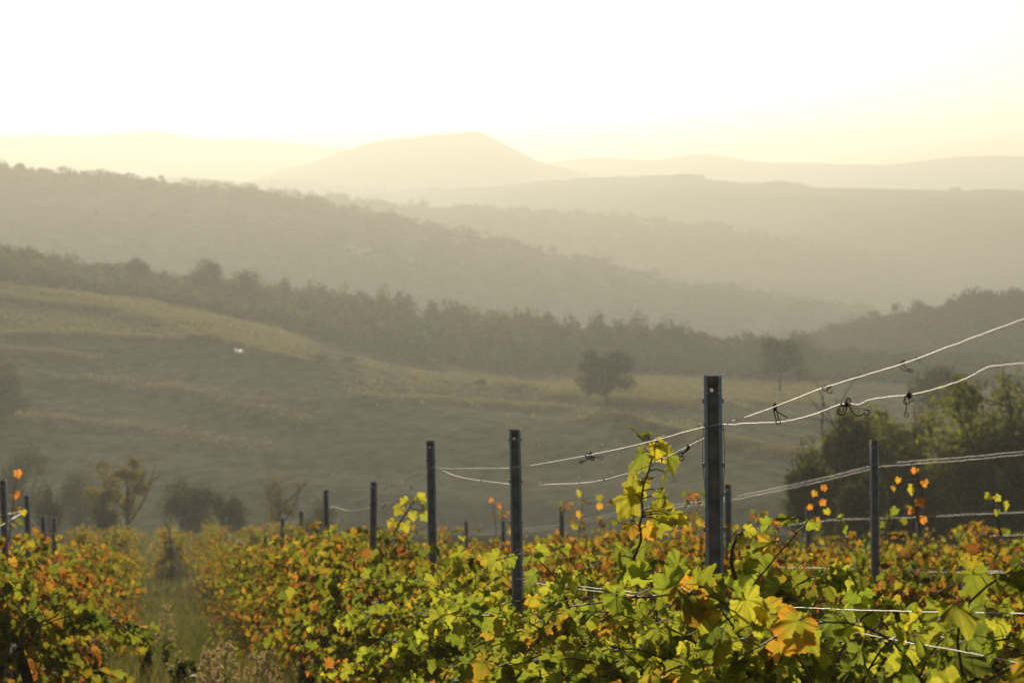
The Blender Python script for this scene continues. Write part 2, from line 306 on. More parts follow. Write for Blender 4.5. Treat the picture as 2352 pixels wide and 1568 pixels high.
RW = ridge('wooded_knoll', [(1500,850),(1700,822),(1860,792),(1900,775),(2000,750),(2070,735),(2140,717),(2200,705),(2260,700),(2352,685),(2600,655),(3000,640)], 640, [(1500,900,.9),(1860,880,.86),(2352,900,.8),(3000,910,.8)], M_HILL, 1.5, .08, 8, 7, rough=5)

# ------------------------------------------------------------------ trees: crowns of many leaf clumps
def quads(mb, c, nrm, size, col, rng, tip=None, shape='leaf'):
    """one small bent leaf-shaped face pair at each centre"""
    n = len(c); nrm = nrm / (np.linalg.norm(nrm, axis=1, keepdims=True) + 1e-9)
    if tip is None: tip = rng.normal(size=(n, 3))
    tip = tip - (tip * nrm).sum(1, keepdims=True) * nrm; tip /= np.linalg.norm(tip, axis=1, keepdims=True) + 1e-9
    s = np.cross(tip, nrm); sz = np.broadcast_to(np.asarray(size, float), (n,))[:, None]
    w = 0.62 if shape == 'leaf' else 0.5
    v = np.stack([c - tip * sz * .5, c + s * sz * w * .5 - nrm * sz * .08, c + tip * sz * .5 - nrm * sz * .1, c - s * sz * w * .5 - nrm * sz * .08], 1)
    i = np.arange(n)[:, None] * 4; f = np.concatenate([i + np.array([[0, 1, 2]]), i + np.array([[0, 2, 3]])])
    mb.add(v.reshape(-1, 3), [f], np.repeat(col, 4, 0))
def crown_points(rng, ctr, rad, n, lobes=9, shell=0.55, lcr=(.3, .78), lrr=(.28, .5)):
    """points and outward normals in a lumpy crown of overlapping lobes"""
    ctr = np.asarray(ctr, float); rad = np.asarray(rad, float)
    d = rng.normal(size=(lobes, 3)); d /= np.linalg.norm(d, axis=1, keepdims=True); lc = d * rng.uniform(*lcr, (lobes, 1)); lc[:, 2] = np.abs(lc[:, 2]) * np.where(rng.random(lobes) < .55, 1, -.9)
    lr = rng.uniform(*lrr, lobes); k = rng.integers(0, lobes, n)
    e = rng.normal(size=(n, 3)); e /= np.linalg.norm(e, axis=1, keepdims=True); r = lr[k] * (shell + (1 - shell) * rng.random(n)) * rng.uniform(.85, 1.18, n)
    p = lc[k] + e * r[:, None]
    return ctr + p * rad, e + 0.35 * lc[k] + np.array([0, 0, .25]), k
def tree_color(rng, n, base, k=None, var=.25, yellow=0.0):
    base = np.asarray(base, float); c = base[None] * rng.uniform(1 - var, 1 + var, (n, 1)) * rng.uniform(.92, 1.08, (n, 3))
    if k is not None: c *= rng.uniform(.75, 1.3, int(k.max()) + 1)[k][:, None]
    if yellow: m = rng.random(n) < yellow; c[m] = np.array([.22, .16, .035]) * rng.uniform(.6, 1.2, (m.sum(), 1))
    return c
GREEN = (.055, .075, .022); OLIVE = (.075, .085, .025); YELLOWG = (.13, .125, .03); DARK = (.035, .05, .018)
def make_tree(name, base, height, spread, label, cat='tree', group=None, nleaf=4000, leaf=.2, color=GREEN, seed=0, yellow=0.03, trunk_h=.3, limbs=6, lobes=11, bare=False, twigs=0, lcr=(.3, .78), lrr=(.28, .5), mat=None):
    rng = np.random.default_rng(seed); o = empty(name, base); tag(o, label, cat, group)
    t = MB(); h = height; lean = rng.normal(0, .04, 2) * h
    top = np.array([lean[0], lean[1], h * (.8 if bare else .72)])
    t.tube(smooth_path([(0, 0, -.4), (lean[0]*.2, lean[1]*.2, h*trunk_h), top], 9), np.linspace(.035 * h, .008 * h, 9), 7)
    ends = []
    for i in range(limbs):
        a = rng.uniform(0, 2 * math.pi); z0 = h * rng.uniform(trunk_h * .6, .5); st = np.array([lean[0]*.4, lean[1]*.4, z0])
        en = np.array([math.cos(a) * spread * rng.uniform(.4, 1.0), math.sin(a) * spread * rng.uniform(.4, .8), h * rng.uniform(.5 if bare else .6, .97)])
        md = (st + en) / 2 + np.array([0, 0, -.04 * h]) + rng.normal(0, .03, 3) * h
        pth = smooth_path([st, md, en], 8); t.tube(pth, np.linspace(.018 * h, .004 * h, 8), 5); ends.append(pth)
        for _ in range(twigs):
            q = pth[rng.integers(3, 8)]; e2 = q + rng.normal(0, 1, 3) * np.array([.16, .16, .12]) * h + np.array([0, 0, .12 * h]); t.tube(smooth_path([q, (q + e2) / 2 + rng.normal(0, .02, 3) * h, e2], 5), np.linspace(.005 * h, .0015 * h, 5), 4)
    t.build('trunk', M_TRUNK, o)
    if nleaf:
        m = MB()
        p, nr, k = crown_points(rng, (lean[0] * .7, lean[1] * .7, h * (.53 if not bare else .62)), (spread * 1.25, spread * 1.1, h * .52), nleaf, lobes, .4, lcr, lrr)
        if bare:   # leaves only near the limbs
            src = np.concatenate(ends); q = src[rng.integers(0, len(src), nleaf)]; p = q + rng.normal(0, 1, (nleaf, 3)) * np.array([.13, .13, .09]) * h * .7; k = rng.integers(0, 6, nleaf)
        quads(m, p, nr + rng.normal(0, .6, p.shape), rng.uniform(.6, 1.3, nleaf) * leaf, tree_color(rng, nleaf, color, k, yellow=yellow), rng)
        m.build('crown', mat or M_TREE, o)
    return o

# forest masses on the slopes (nobody could count these trees): one object each
def forest(name, spots, hgt, rad, per, leaf, color, seed, label, yellow=0.0, lobes=6):
    rng = np.random.default_rng(seed); m = MB()
    for s in spots:
        h = hgt * rng.uniform(.65, 1.25); r = rad * rng.uniform(.7, 1.3)
        p, nr, k = crown_points(rng, s + np.array([0, 0, h * .5]), (r, r, h * .6), per, lobes, .6)
        c = tree_color(rng, per, np.asarray(color) * rng.uniform(.85, 1.15) * np.array([rng.uniform(.95, 1.1), 1, 1]), k, yellow=yellow)
        quads(m, p, nr + rng.normal(0, .5, p.shape), rng.uniform(.7, 1.3, per) * leaf, c, rng)
    o = m.build(name, M_FOREST); tag(o, label, 'forest', None, 'stuff'); return o
def scatter_on(V, n, seed, keep=None, rows=(1, 41)):
    rng = np.random.default_rng(seed); i = rng.uniform(rows[0], rows[1] - 1.01, n); j = rng.uniform(0, V.shape[1] - 1.01, n); i0 = i.astype(int); j0 = j.astype(int)
    fi = (i - i0)[:, None]; fj = (j - j0)[:, None]
    p = (V[i0, j0]*(1-fj) + V[i0, j0+1]*fj)*(1-fi) + (V[i0+1, j0]*(1-fj) + V[i0+1, j0+1]*fj)*fi
    if keep: p = p[keep(p)]
    return p
woody = lambda sc, th, sd: (lambda p: fbm(p[:, 0] * sc, p[:, 1] * sc * 2, sd, 3) + np.random.default_rng(sd).normal(0, .05, len(p)) > th)
def crest_line(V, n, seed, row=40, jit=3):
    rng = np.random.default_rng(seed); j = rng.uniform(0, V.shape[1] - 1.01, n); j0 = j.astype(int); f = (j - j0)[:, None]
    return V[row, j0] * (1 - f) + V[row, j0 + 1] * f + rng.normal(0, jit, (n, 3)) * np.array([1, 1, 0])
sp_a = np.concatenate([scatter_on(R2A, 2300, 1, woody(.0045, .40, 3)), crest_line(R2A, 150, 2)])
forest('ridge_forest', sp_a - np.array([0, 0, 2.6]), 5.5, 6.0, 130, 1.2, DARK, 11, 'hazy woodland covering the near wooded ridge across the valley')
sp_b = np.concatenate([scatter_on(R2B, 1500, 4, woody(.004, .38, 5)), crest_line(R2B, 130, 5)])
forest('middle_ridge_forest', sp_b - np.array([0, 0, 3.5]), 7, 8.5, 110, 2.0, DARK, 12, 'pale hazy woodland on the middle ridge below the long ridge')
sp_w = np.concatenate([scatter_on(RW, 1000, 6), crest_line(RW, 90, 7)])
forest('knoll_forest', sp_w - np.array([0, 0, 2.4]), 5.5, 4.6, 190, .85, DARK, 13, 'dark wood covering the knoll behind the upper wires')
# the wood along the upper edge of the pasture
rng = np.random.default_rng(77); spots = []
wb = ([-700, -300, 0, 400, 560, 680, 850, 1100, 1300, 1500, 1700, 1850, 2000, 2400], [600, 625, 652, 703, 742, 790, 832, 858, 866, 862, 868, 874, 878, 890])
wt = ([-700, -300, 0, 100, 200, 320, 400, 520, 650, 850, 1000, 1200, 1350, 1500, 1650, 1800, 2000, 2400], [480, 515, 552, 574, 598, 607, 633, 640, 648, 668, 692, 714, 738, 752, 776, 792, 832, 880])
for _ in range(1600):
    px = rng.uniform(-600, 2300); f = rng.random(); Yd = 414 + 60 * f
    b = P(px, np.interp(px, *wb), 412.0); topz = P(px, np.interp(px, *wt), 450.0)[2]
    full = topz - b[2]; h = full * (0.62 + .38 * f) * rng.uniform(.92, 1.03)
    spots.append((b[0] / 412 * Yd, Yd, b[2] + (full - h) * f * .0 - 0.5, max(h, 2.0), f))
m = MB()
for (X, Yd, Z, h, f) in spots:
    per = 270; r = rng.uniform(2.0, 3.4)
    p, nr, k = crown_points(rng, (X, Yd, Z + h * .55), (r, r, h * .55), per, 6, .6)
    pxx = X / Yd * F + CX; base = np.array((.06, .085, .016) if pxx < 1250 else (.036, .052, .014)) * rng.uniform(.85, 1.2)
    quads(m, p, nr + rng.normal(0, .5, p.shape), rng.uniform(.6, 1.3, per) * .7, tree_color(rng, per, base, k), rng)
o = m.build('pasture_wood', M_TREE); tag(o, 'olive green wood running along the upper edge of the pasture', 'forest', None, 'stuff')

def ptree(name, px, ptop, pbase, Y, wpx, label, **kw):
    b = P(px, pbase, Y); h = P(px, ptop, Y)[2] - b[2]; return make_tree(name, b, h, wpx / 2 / F * Y, label, **kw)
for i, (px, pt, pb, w, lab) in enumerate([(250, 588, 690, 75, 'rounded tree rising above the pasture wood, nearest the taller end of it'), (322, 588, 695, 62, 'pointed tree of the pasture wood beside a rounded one'),
        (468, 602, 715, 90, 'broad flat-topped tree rising above the middle of the pasture wood'), (556, 613, 735, 70, 'low domed tree just past the flat-topped one in the pasture wood'),
        (1370, 716, 862, 70, 'small tree rising above the wood behind the lone oak'), (1455, 736, 866, 90, 'dark rounded tree of the wood behind the lone oak'), (1530, 738, 868, 110, 'tallest dark tree in the wood above the tallest post'),
        (1730, 768, 872, 100, 'dark tree of the wood just behind the smaller lone oak'), (1820, 770, 878, 90, 'rounded dark tree where the wood meets the knoll')]):
    ptree('woodland_tree', px, pt - (13 if i > 3 else 3), pb, 452 + (i % 3) * 3, w, lab, group='taller trees standing out of the pasture wood', nleaf=2500, leaf=.6, color=(.05, .06, .018) if px < 1250 else DARK, yellow=0, lobes=14, seed=100 + i)
ptree('oak_tree', 1393, 796, 922, 305, 138, 'lone spreading oak standing in the pasture on a dark trunk', nleaf=6000, leaf=.5, color=DARK, seed=120, trunk_h=.12, lobes=26, lcr=(.2, .88), lrr=(.2, .36))
ptree('oak_tree', 1792, 776, 892, 345, 118, 'smaller lone oak at the pasture edge above the tallest post', nleaf=4500, leaf=.5, color=DARK, seed=121, trunk_h=.14, lobes=24, lcr=(.2, .88), lrr=(.2, .36))
ptree('round_tree', 2145, 838, 965, 255, 120, 'dim rounded tree in the valley behind the lower wire of the nearest row', nleaf=4500, leaf=.45, color=DARK, seed=122, trunk_h=.15, lobes=16)
ptree('bushy_tree', 8, 826, 985, 285, 125, 'hazy bushy tree on the pasture slope at the picture edge', nleaf=4500, leaf=.45, color=OLIVE, seed=123, trunk_h=.12, lobes=16)
for i, (px, pb, w, lab) in enumerate([(358, 752, 26, 'small dark shrub high on the pasture below the wood'), (448, 782, 55, 'flat dark shrub beside the small white trough'), (545, 812, 0, ''), (735, 834, 70, 'wide low shrub on the pasture brow'), (800, 838, 50, 'dark low shrub just past the wide shrub on the brow'), (765, 858, 24, 'tiny dark shrub under the pasture brow'), (1100, 885, 40, 'small shrub on the brow near the wood edge')]):
    if not w: continue
    Y = 335 + (i % 3); q = on_field(px, pb); rng = np.random.default_rng(300 + i); o = empty('pasture_shrub', q); tag(o, lab, 'shrub', 'shrubs scattered over the pasture')
    m = MB(); wd = w / F * q[1]; p, nr, k = crown_points(rng, (0, 0, wd * .16), (wd * .55, wd * .4, wd * .26), 260, 6); quads(m, p, nr, rng.uniform(.2, .45, 260), tree_color(rng, 260, DARK, k), rng); m.build('foliage', M_TREE, o)

# farm buildings and skyline details far away
def house(px, pbase, Y, w, d, h, label, rot=.3):
    b = P(px, pbase, Y); o = empty('farm_house', b, rot); tag(o, label, 'house', 'pale farm buildings on the wooded ridge')
    m = MB(); m.box((0, 0, h / 2 - 1), (w, d, h + 2)); m.build('wall', M_PLASTER, o)
    r = MB(); e = .35; z = h; rh = d * .28
    v = np.array([(-w/2-e, -d/2-e, z), (w/2+e, -d/2-e, z), (w/2+e, d/2+e, z), (-w/2-e, d/2+e, z), (-w/2-e, 0, z+rh), (w/2+e, 0, z+rh)])
    r.add(v, [np.array([[0, 1, 5, 4], [2, 3, 4, 5]]), np.array([[1, 2, 5], [3, 0, 4]]), np.array([[3, 2, 1, 0]])]); r.build('roof', M_ROOF, o)
    for xx in np.linspace(-w * .3, w * .3, 3):
        q = MB(); q.box((xx, -d / 2 - .02, h * .55), (.45, .08, .7)); q.build('window', M_GLASS, o)
house(838, 588, 920, 4.2, 4, 1.6, 'wider pale farmhouse with a bright roof on the wooded ridge', .25)
house(805, 584, 922, 2.2, 3, 2.4, 'narrow pale farm building beside the wider farmhouse', -.3)
o = empty('feed_trough', P(547, 812, field_z(547, 322)[1])); o.location = on_field(547, 809) + np.array([0, 0, 0.05]); tag(o, 'small white trough with two bright rails lying in the pasture', 'trough')
m = MB(); m.box((0, 0, .1), (1.2, .4, .16)); m.build('basin', M_WHITE, o)
for zz in (.24, .36): m = MB(); m.box((0, -.1, zz), (1.25, .12, .07)); m.build('rail', M_WHITE, o)
for xx in (-.5, .5): m = MB(); m.box((xx, -.1, .25), (.06, .08, .26)); m.build('bracket', M_WHITE, o)
for i, (px, pt, pb, w, lab) in enumerate([(843, 424, 446, 7, 'single slim cypress standing apart on the skyline below the dome hill'), (862, 428, 446, 8, 'first slim cypress of the skyline clump'), (872, 423, 446, 9, 'tallest cypress of the skyline clump'), (883, 427, 446, 8, 'cypress just past the tallest of the skyline clump')]):
    b = P(px, pb, 2640.0); h = P(px, pt, 2640.0)[2] - b[2]; rng = np.random.default_rng(400 + i); o = empty('cypress_tree', b); tag(o, lab, 'cypress', 'cypresses on the far skyline')
    m = MB(); z = rng.random(300); a = rng.uniform(0, 6.28, 300); r = w / F * 1625 * (1 - z) ** .6 * rng.uniform(.6, 1.1, 300); p = np.stack([r * np.cos(a), r * np.sin(a), z * h], -1); quads(m, p, p * np.array([1, 1, 0]) + .1, 2.6, tree_color(rng, 300, DARK), rng); m.build('crown', M_TREE, o)
    t = MB(); t.tube([(0, 0, -1), (0, 0, h * .2), (0, 0, h * .8)], [.4, .35, .1], 6); t.build('trunk', M_TRUNK, o)
for i, (px, pt, pb, w, Y, lab) in enumerate([(40, 374, 400, 34, 1095, 'rounded tree on the skyline of the wooded ridge, at its high end'), (2, 374, 396, 30, 1095, 'skyline tree cut by the picture edge on the wooded ridge'), (160, 394, 412, 36, 1095, 'low wide tree on the skyline of the wooded ridge'), (408, 418, 440, 26, 1095, 'small tree on the wooded ridge skyline where it starts to fall'),
        (630, 408, 428, 18, 2720, 'tall pale tree beside the farm on the distant long ridge'), (602, 416, 428, 18, 2720, 'low pale tree clump on the distant long ridge'), (655, 418, 430, 22, 2720, 'flat pale tree beside the tall one on the long ridge'), (1985, 698, 735, 50, 1070, 'round hazy tree where the wooded ridge drops to the valley'), (2193, 431, 442, 22, 2190, 'small lone tree on the crest of the long ridge'), (1605, 402, 414, 34, 2290, 'low tree clump on the highest point of the long ridge')]):
    ptree('skyline_tree', px, pt, pb, Y, w, lab, group='trees standing on the far ridge lines', nleaf=420, leaf=.0016 * Y, color=GREEN, seed=430 + i, limbs=3)

# ------------------------------------------------------------------ trees and shrubs below the vineyard
RT = [(1950, 935, 1330, 88, 150, 'leafy tree with a branch reaching out towards the tallest post'), (2095, 930, 1330, 92, 200, 'rounded leafy tree, second in the clump behind the right-hand rows'),
      (2290, 878, 1330, 86, 250, 'tallest leafy tree of the clump behind the orange rows'), (2200, 985, 1330, 98, 170, 'lower tree filling the gap between two taller ones'), (2420, 900, 1330, 90, 220, 'big leafy tree cut off by the picture edge'), (2035, 990, 1330, 100, 150, 'small dark tree tucked behind the rounded tree')]
for i, (px, pt, pb, Y, w, lab) in enumerate(RT):
    ptree('leafy_tree', px, pt, pb, Y, w * 1.4, lab, group='clump of leafy trees behind the vine rows', nleaf=17000, leaf=.2, color=(.11, .13, .026), seed=500 + i, yellow=.02, limbs=9, lobes=30, lcr=(.35, .88), lrr=(.2, .4), mat=M_TREE2, twigs=3)
def shrub(px, pt, pb, Y, wpx, label, color, seed, n=1800, leaf=.13, yellow=.03, group='shrubs along the bottom of the vineyard'):
    rng = np.random.default_rng(seed); b = P(px, pb, Y); h = P(px, pt, Y)[2] - b[2]; w = wpx / F * Y / 2; o = empty('wild_shrub', b); tag(o, label, 'shrub', group)
    n = int(n * 1.8); color = np.asarray(color) * np.array([1.15, 1.35, 1.0]); m = MB(); p, nr, k = crown_points(rng, (0, 0, h * .45), (w, w * .8, h * .62), n, 16, .35)
    quads(m, p, nr + rng.normal(0, .6, p.shape), rng.uniform(.5, 1.3, n) * leaf, tree_color(rng, n, color, k, yellow=yellow), rng); m.build('foliage', M_TREE, o)
    t = MB()
    for i in range(7):
        a = rng.uniform(0, 6.28); e = np.array([math.cos(a) * w * .7, math.sin(a) * w * .6, h * rng.uniform(.6, .95)]); t.tube(smooth_path([(0, 0, -.3), e * .5 + np.array([0, 0, .1 * h]), e], 6), np.linspace(.02 * h, .004 * h, 6), 4)
    t.build('stem', M_TRUNK, o); return o
shrub(1860, 1040, 1230, 84, 130, 'low leafy shrub under the clump of trees, nearest the tallest post', (.06, .075, .02), 520, 4000, .14)
shrub(1985, 1080, 1250, 78, 150, 'dark shrub below the branch of the leafy tree', (.045, .06, .018), 521, 4000, .14)
shrub(2330, 1050, 1250, 80, 160, 'shrub under the tallest leafy tree at the picture edge', (.05, .065, .02), 522, 4000, .14)
shrub(430, 1098, 1230, 150, 170, 'dark dense shrub beside the yellow leaning tree', (.04, .045, .018), 523, 3500, .17)
shrub(520, 1128, 1230, 152, 110, 'lower dark shrub between the dense shrub and the bare tree', (.045, .05, .02), 524, 2500, .17)
shrub(115, 1120, 1230, 150, 75, 'dark round shrub near the posts across the grassy lane', (.035, .045, .018), 525, 2200, .17)
shrub(240, 1150, 1235, 140, 90, 'low olive shrub at the foot of the yellow tree', (.09, .09, .03), 526, 2000, .15, .2)
shrub(740, 1150, 1235, 145, 120, 'low brownish shrub under the bare tree', (.07, .06, .03), 527, 1800, .15)
shrub(60, 1020, 1210, 196, 170, 'hazy grey shrub at the foot of the pasture by the picture edge', (.05, .05, .03), 528, 2600, .24, group='hazy shrubs in the dip below the pasture')
shrub(180, 1070, 1220, 190, 130, 'hazy brown shrub at the foot of the pasture behind the yellow tree', (.06, .05, .03), 529, 2400, .24, group='hazy shrubs in the dip below the pasture')
shrub(-60, 980, 1210, 200, 170, 'hazy shrub mostly outside the picture at the foot of the pasture', (.05, .05, .03), 530, 2400, .24, group='hazy shrubs in the dip below the pasture')
ptree('thin_tree', 292, 1050, 1225, 140, 175, 'thin yellow-green tree with visible forked limbs beyond the lane', nleaf=4200, leaf=.17, color=YELLOWG, seed=540, limbs=9, twigs=2, trunk_h=.12, lobes=20, lcr=(.25, .9), lrr=(.14, .3), yellow=.25, mat=M_TREE2)
ptree('bare_tree', 648, 1082, 1235, 140, 150, 'nearly bare thin tree with upright twigs beyond the lane', nleaf=1300, leaf=.14, color=YELLOWG, seed=541, limbs=9, twigs=4, lobes=14, lcr=(.25, .9), lrr=(.12, .28), trunk_h=.12, yellow=.3)

# ------------------------------------------------------------------ vine leaves
HALF = np.array([(0.03,-.03),(.10,-.17),(.20,-.25),(.31,-.26),(.40,-.17),(.50,-.10),(.52,.02),(.46,.10),(.43,.17),(.50,.25),(.56,.36),(.62,.50),(.52,.53),(.44,.56),(.37,.57),(.33,.63),(.31,.71),(.22,.80),(.12,.90),(0,1.02)])
def outline(level):
    if level == 2: h = np.array([(.06, -.2), (.48, -.12), (.47, .15), (.58, .48), (.36, .62), (0, 1.0)])
    elif level == 1: h = np.array([(.03,-.03),(.18,-.24),(.38,-.2),(.52,-.02),(.46,.16),(.55,.34),(.58,.5),(.37,.58),(.27,.77),(0, 1.02)])
    else:
        out = []
        for a, b in zip(HALF[:-1], HALF[1:]):
            out.append(a); d = b - a; nrm = np.array([d[1], -d[0]]); out.append(a + d * .62 + nrm * .30)
        out.append(HALF[-1]); h = np.array(out)
    l = h[:-1][::-1] * np.array([-1, 1]); return np.concatenate([h, l])
def template(level):
    o = outline(level); n = len(o); i = np.arange(n); j = (i + 1) % n
    if level == 0:
        V = np.concatenate([[(0, 0)], o * .38, o * .72, o])
        f3 = np.stack([0 * i, 1 + i, 1 + j], -1)[:-1]
        f4 = np.concatenate([np.stack([1 + i, 1 + n + i, 1 + n + j, 1 + j], -1)[:-1], np.stack([1 + n + i, 1 + 2*n + i, 1 + 2*n + j, 1 + n + j], -1)[:-1]])
        return V, [f3, f4], np.concatenate([[0], np.full(n, .38), np.full(n, .72), np.ones(n)])
    V = np.concatenate([[(0, 0)], o]) if level == 1 else np.concatenate([[(0, .12)], o]); return V, [np.stack([0 * i, 1 + i, 1 + j], -1)[:-1]], np.concatenate([[0], np.ones(n)])
TEMPL = {k: template(k) for k in (0, 1, 2)}
PAL = np.array([(.115, .142, .022), (.16, .175, .026), (.08, .108, .024), (.21, .20, .025), (.25, .19, .03), (.24, .115, .03), (.17, .065, .025), (.11, .052, .024)])
def pal_probs(a):   # share of each colour as autumn goes from 0 to 1
    g = np.array([.46, .31, .21, .015, .002, .001, .001, .001]); r = np.array([.08, .12, .05, .17, .19, .20, .11, .08]); p = g * (1 - a) + r * a; return p / p.sum()
def add_leaves(mb, rng, pos, nrm, tip, size, col, level, edge=None, curl=1.0):
    V, faces, rad = TEMPL[level]; n, k = len(pos), len(V)
    nrm = nrm / (np.linalg.norm(nrm, axis=1, keepdims=True) + 1e-9); tip = tip - (tip * nrm).sum(1, keepdims=True) * nrm; tip /= np.linalg.norm(tip, axis=1, keepdims=True) + 1e-9; s = np.cross(tip, nrm)
    x = V[None, :, 0] * rng.uniform(.88, 1.12, (n, 1)); y = np.broadcast_to(V[None, :, 1], (n, k)); r2 = x * x + y * y
    fold = rng.normal(.10, .28, (n, 1)) * curl; droop = rng.uniform(-.05, .5, (n, 1)) * curl; cup = rng.normal(.0, .22, (n, 1)) * curl
    z = fold * np.abs(x) - droop * y * np.abs(y) * .8 + cup * x * x
    if level < 2:
        ph = rng.uniform(0, 6.28, (n, 1)); ang = np.arctan2(x, y); z = z + .07 * rad[None] ** 2 * np.sin(5 * ang + ph) * curl + .05 * rad[None] ** 3 * np.sin(11 * ang + 2 * ph) * curl
    tw = rng.normal(0, .25, (n, 1)) * y * curl; x2 = x * np.cos(tw) - z * np.sin(tw); z2 = x * np.sin(tw) + z * np.cos(tw)
    sz = np.asarray(size)[:, None, None]
    W_ = pos[:, None] + sz * (x2[..., None] * s[:, None] + y[..., None] * tip[:, None] + z2[..., None] * nrm[:, None])
    c = np.repeat(col[:, None], k, 1)
    if edge is not None:
        w = (rad[None] ** 2 * edge[:, None] * rng.uniform(.4, 1.2, (n, k)))[..., None].clip(0, 1); c = c * (1 - w) + np.array([.34, .13, .02]) * w
    off = np.arange(n)[:, None, None] * k
    mb.add(W_.reshape(-1, 3), [(f[None] + off).reshape(-1, f.shape[1]) for f in faces], c.reshape(-1, 3), np.tile(V, (n, 1)))
def leaf_colors(rng, n, a):
    return PAL[rng.choice(len(PAL), n, p=pal_probs(a))] * rng.uniform(.75, 1.25, (n, 1)) * rng.uniform(.93, 1.07, (n, 3))

def grow_shoot(rng, start, n, step, out, flop, height, jitter=.12, d0=None):
    p = np.array(start, float); d = np.array(d0 if d0 is not None else (rng.normal(0, .25), out * rng.uniform(.0, .5), 1.0)); d /= np.linalg.norm(d); pts = [p.copy()]
    for i in range(n):
        d = d + rng.normal(0, jitter, 3) * np.array([1, 1, .6]); 
        if p[2] > height: d = d + np.array([0, out * .10, -flop])
        d /= np.linalg.norm(d); p = p + d * step; pts.append(p.copy())
    return np.array(pts)
def vine_meshes(seed, level, autumn, half=.55, shoots=17, height=.92, nst=(10, 21), low=5, size=(.045, .084), autumn_low=None, trunk=1.0, dens=1.0, sprawl=1.0):
    """local meshes of one vine: x along its row, z up from the soil"""
    rng = np.random.default_rng(seed); L = MB(); C = MB(); T = MB(); lp, ln, lt, ls, lh = [], [], [], [], []
    # trunk and two cordon arms
    bx = rng.normal(0, .05); tr = smooth_path([(bx, 0, -.12), (bx + rng.normal(0, .04), rng.normal(0, .03), .32), (rng.normal(0, .03), 0, .70)], 8)
    T.tube(tr, np.array([.05, .042, .036, .034, .036, .033, .036, .034]) * rng.uniform(.85, 1.15) * trunk, 7)
    for sg in (-1, 1): T.tube(smooth_path([(0, 0, .68), (sg * half * .5, rng.normal(0, .02), .74), (sg * half, rng.normal(0, .02), .72)], 7), np.linspace(.026, .013, 7) * trunk, 6)
    jobs = [(np.array([rng.uniform(-half, half), rng.normal(0, .04), .72]), rng.choice([-1, 1]), False) for _ in range(shoots)] + [(np.array([rng.uniform(-half, half), rng.normal(0, .05), .70]), rng.choice([-1, 1]), True) for _ in range(low)]
    for st, out, lowr in jobs:
        if lowr: pts = grow_shoot(rng, st, int(rng.integers(9, 17)), .055, out, .1, .55, .12, (rng.normal(0, .4), out * 1.0, .25))
        else: pts = grow_shoot(rng, st, int(rng.integers(*nst)), .05, out * sprawl, rng.uniform(.08, .22), height * rng.uniform(.75, 1.08))
        if lowr:
            pts[:, 2] -= np.linspace(0, .35, len(pts)) ** 1.5
        C.tube(pts, np.linspace(.0048, .0018, len(pts)), 4 if level else 5)
        for i in range(2, len(pts)):
            for _ in range(2 if rng.random() < .62 * dens else 1):
                if rng.random() > dens * .93: continue
                a = rng.uniform(0, 6.28); h = np.array([math.cos(a), math.sin(a) * 1.15 + out * .35, rng.uniform(-.1, .45)]); h /= np.linalg.norm(h)
                pl = rng.uniform(.04, .11); q = pts[i] + h * pl; lp.append(q); s = rng.uniform(*size) * (1 - .35 * (i / len(pts)) ** 3); ls.append(s)
                outw = np.array([h[0], h[1], 0]); n_ = outw * rng.uniform(.3, 1.0) + np.array([0, 0, rng.uniform(.05, .9)]) + rng.normal(0, .38, 3); ln.append(n_)
                lt.append(outw * .6 + np.array([0, 0, -rng.uniform(.4, 1.3)]) + rng.normal(0, .35, 3)); lh.append(q[2])
                if level == 0: C.tube([pts[i], (pts[i] + q) / 2 + np.array([0, 0, .012]), q], [.0016, .0013, .0011], 3, cap=False)
    lp, ln, lt, ls, lh = map(np.array, (lp, ln, lt, ls, lh)); n = len(lp)
    al = autumn if autumn_low is None else autumn_low
    w = np.clip((lh - .6) / .6, 0, 1); au = al * (1 - w) + autumn * w
    # neighbouring leaves turn together
    cl = vnoise(lp[:, 0] * 3.2 + seed * 1.7, lp[:, 2] * 3.2 + lp[:, 1] * 2, seed % 97); au = np.clip(au + (cl - .5) * .9 * (.02 + au), 0, 1)
    col = np.empty((n, 3))
    for b in range(6):
        mk = (np.minimum((au * 6).astype(int), 5) == b); col[mk] = leaf_colors(rng, mk.sum(), (b + .3) / 5.6 if b else .01)
    edge = np.where(rng.random(n) < .12 + .3 * au, rng.uniform(.3, 1, n), 0)
    add_leaves(L, rng, lp, ln, lt, ls, col, level, edge, 1.35 if level == 0 else 1.1)
    return (L.mesh('foliage', M_LEAF if level == 0 else M_LEAF2, True), C.mesh('canes', M_CANE, True), T.mesh('trunk', M_BARK, True))

ANG = math.atan2(1.0, ROWSLOPE)          # direction of the rows, seen from above
ORD = ['first', 'second', 'third', 'fourth', 'fifth', 'sixth', 'seventh', 'eighth', 'ninth', 'tenth', 'eleventh', 'twelfth']
def place_vine(meshes, X, Y, label, group, flip=False, sc=1.0, zs=1.0, parts=True, dz=0.0):
    o = empty('grape_vine', (X, Y, G(Y) + dz), ANG + (math.pi if flip else 0)); o.scale = (sc, sc, sc * zs); tag(o, label, 'grape vine', group)
    for nm, me in zip(('foliage', 'canes', 'trunk'), meshes): link(nm, me, o)
    return o

